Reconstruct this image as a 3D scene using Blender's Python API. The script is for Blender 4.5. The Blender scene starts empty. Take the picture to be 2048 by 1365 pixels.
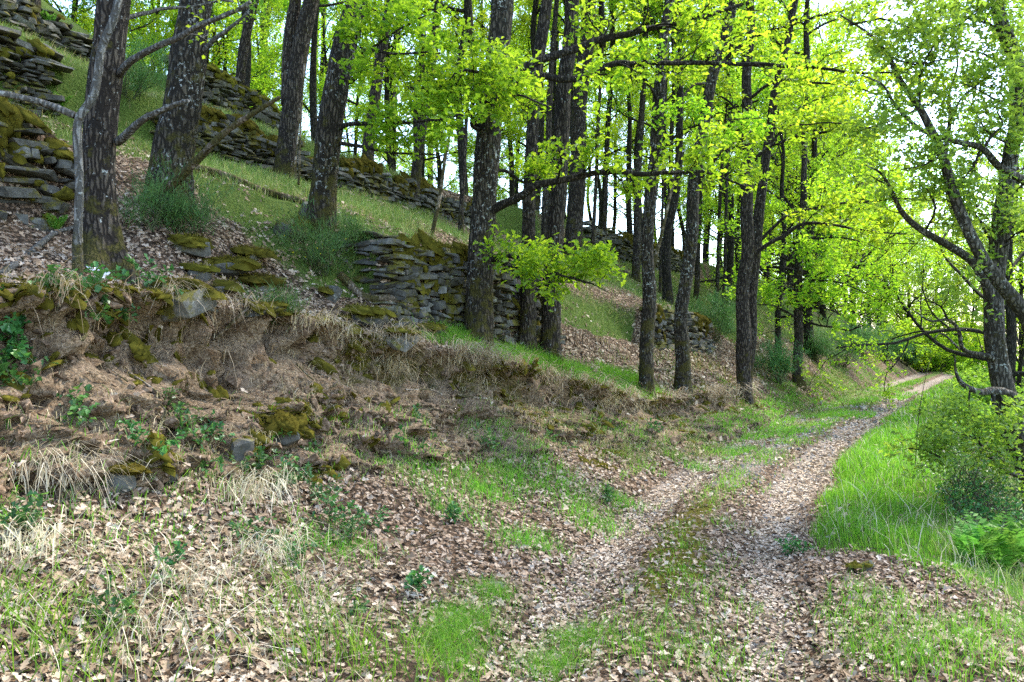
import bpy, math, random
import numpy as np
from mathutils import Vector, Matrix

random.seed(7)
RNG = np.random.default_rng(7)
SC = bpy.context.scene
COL = SC.collection
PI = math.pi

# ------------------------------------------------------------------ camera, sky, sun, exposure
FPX, CU, CV, EYE = 1607.0, 1024.0, 682.5, 1.7          # focal length in photo pixels, eye height
cam_d = bpy.data.cameras.new('camera')
cam = bpy.data.objects.new('camera', cam_d); COL.objects.link(cam)
cam.location = (0, 0, EYE); cam.rotation_euler = (PI / 2, 0, 0)
cam_d.sensor_width = 36.0; cam_d.lens = FPX / 2048 * 36
cam_d.clip_start = 0.05; cam_d.clip_end = 2000
SC.camera = cam

SUN_AZ, SUN_EL = math.radians(48), math.radians(56)     # azimuth clockwise from +Y (to the right of the view)
w = bpy.data.worlds.new('World'); SC.world = w; w.use_nodes = True
nt = w.node_tree; nt.nodes.clear()
sky = nt.nodes.new('ShaderNodeTexSky'); sky.sky_type = 'NISHITA'; sky.sun_disc = False
sky.sun_elevation = SUN_EL; sky.sun_rotation = SUN_AZ
sky.air_density = 1.0; sky.dust_density = 1.2; sky.ozone_density = 1.0; sky.altitude = 300
bg = nt.nodes.new('ShaderNodeBackground'); bg.inputs['Strength'].default_value = 0.15
wo = nt.nodes.new('ShaderNodeOutputWorld')
nt.links.new(sky.outputs[0], bg.inputs[0]); nt.links.new(bg.outputs[0], wo.inputs[0])

sun_d = bpy.data.lights.new('sun', 'SUN'); sun_d.energy = 1.9; sun_d.angle = math.radians(11)
sun_d.color = (1.0, 0.95, 0.86)
sun = bpy.data.objects.new('sun', sun_d); COL.objects.link(sun)
sdir = Vector((math.sin(SUN_AZ) * math.cos(SUN_EL), math.cos(SUN_AZ) * math.cos(SUN_EL), math.sin(SUN_EL)))
sun.rotation_euler = sdir.to_track_quat('Z', 'Y').to_euler()
sun.location = (20, 20, 40)

vs = SC.view_settings
vs.view_transform = 'Standard'; vs.look = 'None'; vs.gamma = 1; vs.use_curve_mapping = False
vs.exposure = 2.55
cy = SC.cycles
cy.max_bounces = 6; cy.diffuse_bounces = 3; cy.glossy_bounces = 2; cy.transmission_bounces = 4
cy.transparent_max_bounces = 4; cy.caustics_reflective = False; cy.caustics_refractive = False
cy.use_denoising = False
try:
    cy.denoiser = 'OPENIMAGEDENOISE'; cy.denoising_input_passes = 'RGB_ALBEDO_NORMAL'
except Exception:
    pass

# ------------------------------------------------------------------ numpy noise
def _hash(ix, iy, iz):
    h = (ix * 374761393 + iy * 668265263 + iz * 2147483647) & 0xFFFFFFFF
    h = ((h ^ (h >> 13)) * 1274126177) & 0xFFFFFFFF
    h = (h ^ (h >> 16)) & 0xFFFFFFFF
    return h / 4294967295.0
def vnoise(x, y, z=0.0):
    x = np.asarray(x, float); y = np.asarray(y, float); z = np.asarray(z, float) + np.zeros_like(x)
    fx, fy, fz = np.floor(x), np.floor(y), np.floor(z)
    ix, iy, iz = fx.astype(np.int64), fy.astype(np.int64), fz.astype(np.int64)
    a, b, c = x - fx, y - fy, z - fz
    a = a * a * (3 - 2 * a); b = b * b * (3 - 2 * b); c = c * c * (3 - 2 * c)
    r = 0
    for dx in (0, 1):
        for dy in (0, 1):
            for dz in (0, 1):
                wgt = (a if dx else 1 - a) * (b if dy else 1 - b) * (c if dz else 1 - c)
                r = r + wgt * _hash(ix + dx, iy + dy, iz + dz)
    return r * 2 - 1
def fbm(x, y, z=0.0, o=4, g=0.5):
    s, a = 0, 1.0
    for k in range(o):
        f = 2.0 ** k
        s = s + a * vnoise(np.asarray(x) * f + 17.3 * k, np.asarray(y) * f + 9.1 * k, np.asarray(z) * f + 3.7 * k); a *= g
    return s
def sstep(a, b, x):
    k = np.clip((np.asarray(x, float) - a) / (b - a), 0, 1); return k * k * (3 - 2 * k)

# ------------------------------------------------------------------ the lie of the land: t runs along the hillside, p up it
EX, EY, NX, NY, RX, RY = 0.533, 0.846, -0.846, 0.533, 2.2, 12.8
def tp(x, y):
    dx, dy = x - RX, y - RY
    return dx * EX + dy * EY, dx * NX + dy * NY
def xy(t, p):
    return RX + t * EX + p * NX, RY + t * EY + p * NY
TK_T = [-60, -20, -13, -8.48, -5.72, -3.55, .86, 7.7, 18.8, 33, 400]
TK_P = [-16, -7.0, -4.9, -3.48, -2.66, -2.24, -1.82, -1.53, -1.35, -1.4, -1.4]
_tt = np.linspace(-60, 400, 4601); _pp = np.interp(_tt, TK_T, TK_P)
_k = np.hanning(41); _k /= _k.sum(); _pp = np.convolve(np.pad(_pp, 20, mode='edge'), _k, 'valid')
def ptrack(t): return np.interp(t, _tt, _pp)
def bend(t): return np.where(np.asarray(t) > 34, np.minimum((np.maximum(t, 34) - 34) ** 2 / 45, 200), 0)
def q_edge(t): return np.interp(t, [-14, -8, -4, 0, 4, 8, 20], [1.0, .8, .5, 0.08, .15, .45, .8]) + .16 * vnoise(np.asarray(t) * .9, 3.3) + .07 * vnoise(np.asarray(t) * 2.7, 8.3)
def z_edge(t): return np.interp(t, [-14, -9, -7, -5.3, -3.6, -2, 0, 4, 8, 20, 40], [2.15, 2.05, 1.98, 1.66, 1.40, 1.12, .76, .70, .80, 1.05, 1.05])
def z_foot(t): return np.interp(t, [-14, -8, -5, -3, 0, 8, 20], [.80, .68, .50, .33, .15, .08, .08])
def w_face(t): return np.interp(t, [-14, -8, -4, 0, 4, 8, 20], [.85, .85, .85, .85, 1.0, 1.4, 1.7]) 
QK = np.array([1.3, 1.45, 1.8, 2.6, 3.25, 3.4, 5.4, 5.55, 9, 9.15, 12, 30, 80, 400])
ST = [(-60, [2.2, 2.25, 2.4, 2.6, 2.75, 4.1, 4.75, 5.65, 6.9, 7.7, 9.4, 18, 22, 22]),
      (-7.7, [2.2, 2.25, 2.4, 2.6, 2.75, 3.95, 4.75, 5.65, 6.9, 7.7, 9.4, 17, 20, 20]),
      (-7.1, [2.15, 2.2, 2.4, 3.0, 3.45, 3.62, 4.5, 5.5, 6.8, 7.6, 9.2, 16, 16, 10]),
      (-5.3, [2.05, 2.12, 2.35, 3.1, 3.55, 3.65, 4.45, 5.2, 6.7, 7.4, 8.8, 13, 8, 0]),
      (-4.75, [1.97, 2.2, 2.5, 3.2, 3.58, 3.65, 4.45, 5.15, 6.6, 7.2, 9.4, 14, 6, -8]),
      (-4.6, [1.95, 2.86, 2.98, 3.3, 3.6, 3.65, 4.45, 5.15, 6.6, 7.2, 9.4, 14, 4, -8]),
      (-1.3, [1.62, 2.8, 2.93, 3.25, 3.55, 3.6, 4.45, 5.15, 6.3, 6.75, 7.6, 6, -6, -8]),
      (-.7, [1.58, 1.9, 2.2, 2.9, 3.4, 3.5, 4.4, 5.1, 6.1, 6.5, 6.3, 3.6, -6, -8]),
      (2.9, [1.52, 1.62, 1.85, 2.65, 3.1, 3.2, 4.3, 5.0, 5.6, 5.65, 5.4, 3, -6, -8]),
      (3.3, [1.58, 2.3, 2.4, 2.75, 3.1, 3.2, 4.3, 5.0, 5.5, 5.55, 5.3, 3, -6, -8]),
      (6.8, [1.58, 2.2, 2.35, 2.7, 3.1, 3.2, 4.3, 5.0, 5.4, 5.45, 5.2, 3, -6, -8]),
      (9, [1.5, 1.65, 1.85, 2.4, 2.9, 3.0, 4.2, 4.95, 5.3, 5.35, 5.0, 3, -6, -8]),
      (20, [1.6, 1.7, 1.9, 2.4, 2.9, 3.0, 4.1, 4.8, 5.2, 5.25, 5.0, 3, -6, -8]),
      (40, [1.7, 1.8, 2.0, 2.6, 3.1, 3.2, 4.2, 4.4, 5.2, 5.25, 5.0, 3, -6, -8]),
      (400, [1.7, 1.8, 2.0, 2.6, 3.1, 3.2, 4.2, 4.4, 5.2, 5.25, 5.0, 3, -6, -8])]
def upper(t, q):
    t = np.clip(t, -60, 399.9); z = np.zeros_like(t); ts = [s[0] for s in ST]
    for i in range(len(ST) - 1):
        m = (t >= ts[i]) & (t < ts[i + 1])
        if not m.any(): continue
        f = (t[m] - ts[i]) / (ts[i + 1] - ts[i])
        z[m] = (1 - f) * np.interp(q[m], QK, ST[i][1]) + f * np.interp(q[m], QK, ST[i + 1][1])
    return z
def ter(x, y):
    x = np.atleast_1d(np.asarray(x, float)); y = np.atleast_1d(np.asarray(y, float))
    t, p = tp(x, y); q = p - bend(t); pt = ptrack(t); v = q - pt
    qe = q_edge(t); ze = z_edge(t); qf = np.maximum(qe - w_face(t), pt + 1.0); zf = z_foot(t); up = upper(t, q)
    zc = upper(t, np.full_like(t, 1.3))
    z = np.zeros_like(t)
    # the track and its verge
    rut = -.055 * np.exp(-((np.abs(v) - .62) / .24) ** 2)
    z = rut + .05 * np.exp(-(v / .33) ** 2) + .05 * sstep(.85, 1.1, np.abs(v))
    # apron of leaves up to the foot of the bank
    a = np.clip((v - .9) / np.maximum(qf - pt - .9, .05), 0, 1)
    z = z + zf * (.75 * a ** 1.25 + .25 * a ** 3)
    # bank face, then the slope to the first terrace
    b = np.clip((q - qf) / np.maximum(qe - qf, .05), 0, 1)
    ls = .40 * (1 - sstep(3, 8, t)); b0 = .72 + .07 * vnoise(t * 1.3, 5.5); face = zf + (ze - zf) * ((1 - ls) * b ** .9 + ls * sstep(b0, .98, b))
    z = np.where(q > qf, face, z)
    c = np.clip((q - qe) / np.maximum(1.3 - qe, .05), 0, 1)
    z = np.where(q > qe, ze + (zc - ze) * c ** 1.15, z)
    z = np.where(q > 1.3, up, z)
    # right side: verge, then the drop into the valley
    ve = -2.0 + .25 * vnoise(t * .5, 1.7)
    r = np.clip(ve - v, 0, None)
    z = np.where(v < -.9, .05 * sstep(.9, 1.3, -v) + .05 * vnoise(t * .8, v), z)
    z = z - np.where(r > 0, np.interp(r, [0, .4, 6, 14, 40, 400], [0, .16, 3.6, 7.0, 13, 16]), 0)
    n = .05 * fbm(x * .8, y * .8, 0, 2) * sstep(.7, 2.0, np.abs(v)) + .01 * fbm(x * 2.3, y * 2.3, 5, 2)
    return z + n
def ter1(x, y): return float(ter(x, y)[0])
def px(u, v, Y): return np.array([(u - CU) / FPX * Y, Y, EYE - (v - CV) / FPX * Y])
_YS = np.concatenate([np.arange(2.6, 30, .03), np.arange(30, 140, .2)])
def hit(u, v, near=2.6):
    x = (u - CU) / FPX * _YS; z = EYE - (v - CV) / FPX * _YS; h = ter(x, _YS)
    k = np.nonzero((z < h) & (_YS > near))[0]
    i = k[0] if len(k) else len(_YS) - 1
    return np.array([x[i], _YS[i], h[i]])

# ------------------------------------------------------------------ mesh helpers
def mesh_np(name, verts, faces, rnd=None, smooth=True, attrs=None):
    """faces: one (n,k) int array, or a list of them (k = 3 or 4)."""
    if isinstance(faces, np.ndarray): faces = [faces]
    faces = [f for f in faces if len(f)]
    me = bpy.data.meshes.new(name)
    verts = np.ascontiguousarray(verts, dtype=np.float32)
    me.vertices.add(len(verts)); me.vertices.foreach_set('co', verts.ravel())
    nl = sum(f.size for f in faces); npoly = sum(len(f) for f in faces)
    me.loops.add(nl); me.polygons.add(npoly)
    me.loops.foreach_set('vertex_index', np.concatenate([f.ravel() for f in faces]).astype(np.int32))
    tot = np.concatenate([np.full(len(f), f.shape[1]) for f in faces]).astype(np.int32)
    st = np.concatenate([[0], np.cumsum(tot)[:-1]]).astype(np.int32)
    me.polygons.foreach_set('loop_start', st); me.polygons.foreach_set('loop_total', tot)
    me.polygons.foreach_set('use_smooth', np.full(npoly, smooth))
    me.update(calc_edges=True)
    ad = dict(attrs or {})
    if rnd is not None: ad['rnd'] = rnd
    for k, a in ad.items():
        at = me.attributes.new(k, 'FLOAT', 'POINT'); at.data.foreach_set('value', np.ascontiguousarray(a, dtype=np.float32))
    return me
def obj(name, me, mat=None, parent=None, loc=None):
    o = bpy.data.objects.new(name, me); COL.objects.link(o)
    if mat is not None and me is not None and not me.materials: me.materials.append(mat)
    if parent is not None: o.parent = parent
    if loc is not None: o.location = loc
    return o
def tag(o, label=None, cat=None, group=None, kind=None):
    if label: o['label'] = label
    if cat: o['category'] = cat
    if group: o['group'] = group
    if kind: o['kind'] = kind
    return o
def thing(name, loc, label, cat, group=None):
    return tag(obj(name, None, None, None, loc), label, cat, group)
def unit(a):
    a = np.asarray(a, float); return a / np.maximum(np.linalg.norm(a, axis=-1, keepdims=True), 1e-9)
def smooth_path(P, R, step):
    P = np.asarray(P, float); R = np.asarray(R, float)
    if len(P) == 2:
        n = max(2, int(np.linalg.norm(P[1] - P[0]) / step) + 1); f = np.linspace(0, 1, n)[:, None]
        return P[0] * (1 - f) + P[1] * f, R[0] * (1 - f[:, 0]) + R[1] * f[:, 0]
    Q = np.vstack([2 * P[0] - P[1], P, 2 * P[-1] - P[-2]]); out, rr = [], []
    for i in range(1, len(Q) - 2):
        n = max(2, int(np.linalg.norm(Q[i + 1] - Q[i]) / step) + 1)
        f = np.linspace(0, 1, n, endpoint=(i == len(Q) - 3))[:, None]
        a, b, c, d = Q[i - 1], Q[i], Q[i + 1], Q[i + 2]
        out.append(.5 * (2 * b + (c - a) * f + (2 * a - 5 * b + 4 * c - d) * f ** 2 + (3 * b - a - 3 * c + d) * f ** 3))
        rr.append(R[i - 1] * (1 - f[:, 0]) + R[i] * f[:, 0])
    return np.vstack(out), np.concatenate(rr)
class Tubes:
    def __init__(s): s.V, s.F, s.n = [], [], 0
    def add(s, P, R, sides=6, bark=0.0, seed=0.0, flare=0.0, cap=True, sq=1.0, sink=0.0):
        P = np.asarray(P, float); R = np.asarray(R, float); n = len(P)
        T = unit(np.gradient(P, axis=0))
        ref = np.array([0.0, 1.0, 0.0]) if abs(T[:, 1]).mean() < .8 else np.array([1.0, 0, 0])
        A = unit(np.cross(T, ref)); B = np.cross(T, A)
        th = np.linspace(0, 2 * PI, sides, endpoint=False)
        L = np.concatenate([[0], np.cumsum(np.linalg.norm(np.diff(P, axis=0), axis=1))])
        rad = np.repeat(R[:, None], sides, 1)
        if bark:
            TH = np.repeat(th[None], n, 0); LL = np.repeat(L[:, None], sides, 1)
            cx, sx = np.cos(TH), np.sin(TH)
            lump = fbm(cx * 1.3 + seed, sx * 1.3, LL * 1.1, 2)
            ridge = np.abs(vnoise(cx * 5.5 + seed, sx * 5.5, LL * 2.2)) + .6 * np.abs(vnoise(cx * 11 + seed, sx * 11, LL * 5))
            rad = rad * (1 + bark * (.9 * lump - 1.0 * ridge + .3))
        if flare:
            fl = np.exp(-np.maximum(L - sink, 0) / (R[0] * 1.15))[:, None]
            rad = rad * (1 + flare * fl * (.65 + 1.0 * vnoise(np.cos(th) * 1.8 + seed * 3, np.sin(th) * 1.8, 0)[None]))
        V = P[:, None, :] + rad[..., None] * (np.cos(th)[None, :, None] * A[:, None, :] + sq * np.sin(th)[None, :, None] * B[:, None, :])
        i = np.arange(n - 1)[:, None] * sides; j = np.arange(sides)[None]; j2 = (j + 1) % sides
        F = np.stack([i + j, i + j2, i + sides + j2, i + sides + j], -1).reshape(-1, 4) + s.n
        s.V.append(V.reshape(-1, 3)); s.F.append(F); s.n += n * sides
        if cap:
            s.V.append(np.stack([P[0], P[-1]])); c0, c1 = s.n, s.n + 1; s.n += 2
            b0 = c0 - n * sides; b1 = c0 - sides
            jj = np.arange(sides); k2 = (jj + 1) % sides
            q0 = np.stack([b0 + k2, b0 + jj, np.full(sides, c0), np.full(sides, c0)], -1)
            q1 = np.stack([b1 + jj, b1 + k2, np.full(sides, c1), np.full(sides, c1)], -1)
            s.C = getattr(s, 'C', []); s.C += [q0[:, :3], q1[:, :3]]
    def mesh(s, name, smooth=True):
        return mesh_np(name, np.vstack(s.V), [np.vstack(s.F)] + ([np.vstack(s.C)] if getattr(s, 'C', None) else []), smooth=smooth)

# leaf outlines: x along the leaf, y across, folded and lobed
def leaf_template(kind):
    if kind == 'oak':
        out = [(.0, .015), (.18, .09), (.29, .21), (.40, .11), (.57, .29), (.70, .15), (.86, .19), (1, .0)]
        mid = [(.0, 0), (.34, 0), (.64, 0), (1, 0)]; near = [0, 0, 1, 1, 2, 2, 2, 3]
    elif kind == 'lobed':
        out = [(.0, .01), (.27, .22), (.42, .13), (.70, .29), (1, .0)]; mid = [(0, 0), (.5, 0), (1, 0)]; near = [0, 0, 1, 1, 2]
    else:
        out = [(.0, .01), (.55, .27), (1, .0)]; mid = [(0, 0), (1, 0)]; near = None
    V, F = [], []
    m0 = len(V); V += [(x, 0.0) for x, _ in mid]
    for sgn in (1, -1):
        o0 = len(V); pts = out[1:-1]; V += [(x, y * sgn) for x, y in pts]
        if near is None:
            tri = (m0, m0 + 1, o0); F.append(tri if sgn < 0 else tri[::-1]); continue
        idx = [m0] + [o0 + i for i in range(len(pts))] + [m0 + len(mid) - 1]
        for i in range(len(idx) - 1):
            a, b = near[i], near[i + 1]
            if i == len(idx) - 2: b = a
            t1 = (idx[i], idx[i + 1], m0 + a)
            if len(set(t1)) == 3: F.append(t1 if sgn > 0 else t1[::-1])
            if b != a:
                t2 = (idx[i + 1], m0 + b, m0 + a)
                if len(set(t2)) == 3: F.append(t2 if sgn > 0 else t2[::-1])
        last = near[len(idx) - 2]
        if last != len(mid) - 1:
            t3 = (idx[-2], m0 + len(mid) - 1, m0 + last)
            if t3[0] != t3[1] and idx[-1] != m0 + len(mid) - 1: F.append(t3)
    return np.array(V, float), np.array(F, int)
LEAF = {k: leaf_template(k) for k in ('oak', 'lobed', 'plain')}
def leaves_mesh(name, pos, dirn, nrm, size, kind='lobed', curl=.3, width=1.0, rnd=None, rng=RNG):
    V, F = LEAF[kind]; n = len(pos); k = len(V)
    d = unit(dirn); s = unit(np.cross(nrm, d)); u = np.cross(d, s)
    size = np.asarray(size, float); c = curl * rng.uniform(-.5, 1.2, n); fold = rng.uniform(.1, .8, n); tw = rng.normal(0, .5, n) * curl
    X = V[None, :, 0]; Y = V[None, :, 1] * width
    Z = fold[:, None] * np.abs(Y) - c[:, None] * X ** 2 + tw[:, None] * Y * X * 2 + c[:, None] * 2.5 * Y ** 2
    W = pos[:, None, :] + size[:, None, None] * (X[..., None] * d[:, None] + Y[..., None] * s[:, None] + Z[..., None] * u[:, None])
    FF = (F[None] + (np.arange(n) * k)[:, None, None]).reshape(-1, 3)
    rv = rng.random(n) if rnd is None else rnd
    return mesh_np(name, W.reshape(-1, 3), FF, np.repeat(rv, k), smooth=False)
def blades_mesh(name, pos, h, lean, width, droop, rnd=None, seg=3, rng=RNG, up=None):
    """lean: (n,3) sideways vector of the tip per unit height; droop: how far the tip falls."""
    n = len(pos); h = np.asarray(h, float); width = np.asarray(width, float) * np.ones(n); droop = np.asarray(droop, float) * np.ones(n)
    up = np.array([[0, 0, 1.0]]) if up is None else up
    a = rng.uniform(0, 2 * PI, n); side = np.stack([np.cos(a), np.sin(a), np.zeros(n)], -1)
    V = []
    for i in range(seg + 1):
        f = i / seg
        c = pos + h[:, None] * (f * up + lean * f ** 1.7 - np.array([[0, 0, 1.0]]) * (droop * f ** 2.5)[:, None])
        wd = width * (1 - f ** 1.5) * .5
        if i < seg: V += [c - side * wd[:, None], c + side * wd[:, None]]
        else: V += [c]
    V = np.stack(V, 1); k = V.shape[1]; F4 = []; F3 = []
    o = (np.arange(n) * k)[:, None]
    for i in range(seg - 1): F4.append(o + np.array([[2 * i, 2 * i + 1, 2 * i + 3, 2 * i + 2]]))
    F3.append(o + np.array([[2 * seg - 2, 2 * seg - 1, 2 * seg]]))
    rv = rng.random(n) if rnd is None else rnd
    tipv = np.tile(np.array([i // 2 / seg for i in range(2 * seg)] + [1.0]), n)
    return mesh_np(name, V.reshape(-1, 3), [np.vstack(F4) if F4 else np.zeros((0, 4), int), np.vstack(F3)], np.repeat(rv, k), smooth=True, attrs={'tip': tipv})

# ------------------------------------------------------------------ materials
def new_mat(name):
    m = bpy.data.materials.new(name); m.use_nodes = True; n = m.node_tree; n.nodes.clear()
    out = n.nodes.new('ShaderNodeOutputMaterial'); return m, n, out
def nd(n, typ, **kw):
    x = n.nodes.new(typ)
    for k, v in kw.items():
        if k.startswith('i_'): x.inputs[k[2:].replace('_', ' ')].default_value = v
        else: setattr(x, k, v)
    return x
def ramp(n, stops, fac=None, interp='LINEAR'):
    r = n.nodes.new('ShaderNodeValToRGB'); r.color_ramp.interpolation = interp
    e = r.color_ramp.elements
    while len(e) < len(stops): e.new(.5)
    for i, (p, c) in enumerate(stops):
        e[i].position = p; e[i].color = (c[0], c[1], c[2], 1) if len(c) == 3 else c
    if fac is not None: n.links.new(fac, r.inputs[0])
    return r
def mixc(n, a, b, fac):
    m = n.nodes.new('ShaderNodeMix'); m.data_type = 'RGBA'
    for sck, val in ((6, a), (7, b), (0, fac)):
        if hasattr(val, 'is_linked') or isinstance(val, bpy.types.NodeSocket): n.links.new(val, m.inputs[sck])
        else: m.inputs[sck].default_value = val if sck == 0 else (*val, 1)
    return m.outputs[2]
def math2(n, op, a, b, clamp=False):
    m = n.nodes.new('ShaderNodeMath'); m.operation = op; m.use_clamp = clamp
    for i, v in enumerate((a, b)):
        if isinstance(v, bpy.types.NodeSocket): n.links.new(v, m.inputs[i])
        else: m.inputs[i].default_value = v
    return m.outputs[0]
def noise(n, co, scale, detail=4, rough=.55, dist=0.0):
    x = nd(n, 'ShaderNodeTexNoise'); x.inputs['Scale'].default_value = scale; x.inputs['Detail'].default_value = detail
    x.inputs['Roughness'].default_value = rough; x.inputs['Distortion'].default_value = dist
    n.links.new(co, x.inputs['Vector']); return x
def mapping(n, co, scale):
    m = nd(n, 'ShaderNodeMapping'); m.inputs['Scale'].default_value = scale; n.links.new(co, m.inputs[0]); return m.outputs[0]
def sm(n, a, b, x):
    m = nd(n, 'ShaderNodeMapRange', interpolation_type='SMOOTHSTEP'); n.links.new(x, m.inputs[0])
    m.inputs[1].default_value = a; m.inputs[2].default_value = b; return m.outputs[0]
def bsdf(n, col, rough=.9, bump=None, strength=.5, dist=.02, spec=.2):
    b = nd(n, 'ShaderNodeBsdfPrincipled'); b.inputs['Roughness'].default_value = rough
    b.inputs['Specular IOR Level'].default_value = spec
    if isinstance(col, bpy.types.NodeSocket): n.links.new(col, b.inputs['Base Color'])
    else: b.inputs['Base Color'].default_value = (*col, 1)
    if bump is not None:
        bp = nd(n, 'ShaderNodeBump'); bp.inputs['Strength'].default_value = strength; bp.inputs['Distance'].default_value = dist
        n.links.new(bump, bp.inputs['Height']); n.links.new(bp.outputs[0], b.inputs['Normal'])
    return b
def leaf_mat(name, stops, trans_stops=None, trans=.5, rough=.5, spec=.25):
    m, n, out = new_mat(name)
    at = nd(n, 'ShaderNodeAttribute', attribute_name='rnd')
    c = ramp(n, stops, at.outputs['Fac'])
    oi = nd(n, 'ShaderNodeObjectInfo')
    def tint(col):
        h = nd(n, 'ShaderNodeHueSaturation'); n.links.new(col, h.inputs['Color'])
        for sk, lo, hi in (('Hue', .485, .515), ('Value', .82, 1.14)):
            r_ = nd(n, 'ShaderNodeMapRange'); n.links.new(oi.outputs['Random'], r_.inputs[0]); r_.inputs[3].default_value = lo; r_.inputs[4].default_value = hi; n.links.new(r_.outputs[0], h.inputs[sk])
        return h.outputs[0]
    b = bsdf(n, tint(c.outputs[0]), rough, spec=spec)
    if trans > 0:
        tr = nd(n, 'ShaderNodeBsdfTranslucent'); c2 = ramp(n, trans_stops or stops, at.outputs['Fac'])
        n.links.new(tint(c2.outputs[0]), tr.inputs[0])
        mx = nd(n, 'ShaderNodeMixShader'); mx.inputs[0].default_value = trans
        n.links.new(b.outputs[0], mx.inputs[1]); n.links.new(tr.outputs[0], mx.inputs[2]); n.links.new(mx.outputs[0], out.inputs[0])
    else: n.links.new(b.outputs[0], out.inputs[0])
    return m
M = {}
M['oak_leaf'] = leaf_mat('oak_leaf', [(0, (.09, .19, .016)), (.45, (.14, .27, .022)), (.8, (.19, .33, .03)), (1, (.26, .38, .045))],
                         [(0, (.25, .46, .016)), (.5, (.39, .60, .022)), (1, (.55, .71, .04))], .6)
M['oak_leaf_pale'] = leaf_mat('oak_leaf_pale', [(0, (.10, .20, .03)), (.6, (.15, .27, .05)), (1, (.20, .33, .07))],
                              [(0, (.24, .44, .035)), (.5, (.33, .54, .045)), (1, (.44, .62, .06))], .55)
M['litter'] = leaf_mat('litter', [(0, (.11, .070, .038)), (.25, (.235, .165, .095)), (.55, (.40, .305, .20)), (.85, (.51, .42, .305)), (1, (.57, .50, .395))], None, .12, .75)
M['grass_bright'] = leaf_mat('grass_bright', [(0, (.065, .16, .012)), (.6, (.115, .25, .022)), (1, (.22, .34, .05))],
                             [(0, (.12, .34, .012)), (.6, (.19, .44, .025)), (1, (.33, .50, .07))], .45)
M['grass_soft'] = leaf_mat('grass_soft', [(0, (.10, .17, .03)), (.5, (.17, .26, .05)), (.8, (.26, .31, .09)), (1, (.42, .36, .18))], None, .4)
M['grass_dry'] = leaf_mat('grass_dry', [(0, (.22, .165, .08)), (.5, (.40, .315, .17)), (1, (.60, .51, .33))], None, .3)
M['grass_lip'] = leaf_mat('grass_lip', [(0, (.22, .17, .08)), (.4, (.42, .34, .19)), (1, (.66, .57, .38))], None, .35)
M['grass_straw'] = leaf_mat('grass_straw', [(0, (.36, .29, .17)), (.5, (.52, .45, .30)), (1, (.66, .60, .45))], None, .25)
M['grass_mixed'] = leaf_mat('grass_mixed', [(0, (.08, .17, .02)), (.5, (.15, .25, .03)), (.7, (.24, .25, .07)), (1, (.42, .34, .19))], None, .35)
M['bramble'] = leaf_mat('bramble', [(0, (.03, .10, .02)), (.6, (.055, .16, .035)), (.85, (.12, .26, .04)), (1, (.22, .36, .06))], None, .35, .4, .4)
M['broom'] = leaf_mat('broom', [(0, (.045, .12, .03)), (.6, (.08, .19, .045)), (1, (.15, .28, .07))], None, .35)
M['fern'] = leaf_mat('fern', [(0, (.08, .22, .02)), (1, (.18, .38, .05))], None, .45)
M['moss_fuzz'] = leaf_mat('moss_fuzz', [(0, (.04, .036, .007)), (.5, (.095, .082, .012)), (1, (.19, .155, .022))], None, .2, .95, .02)
M['flower'] = leaf_mat('flower', [(0, (.75, .62, .03)), (1, (.8, .70, .06))], None, .2)
M['white_flower'] = leaf_mat('white_flower', [(0, (.62, .64, .75)), (1, (.8, .8, .86))], None, .2)

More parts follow.
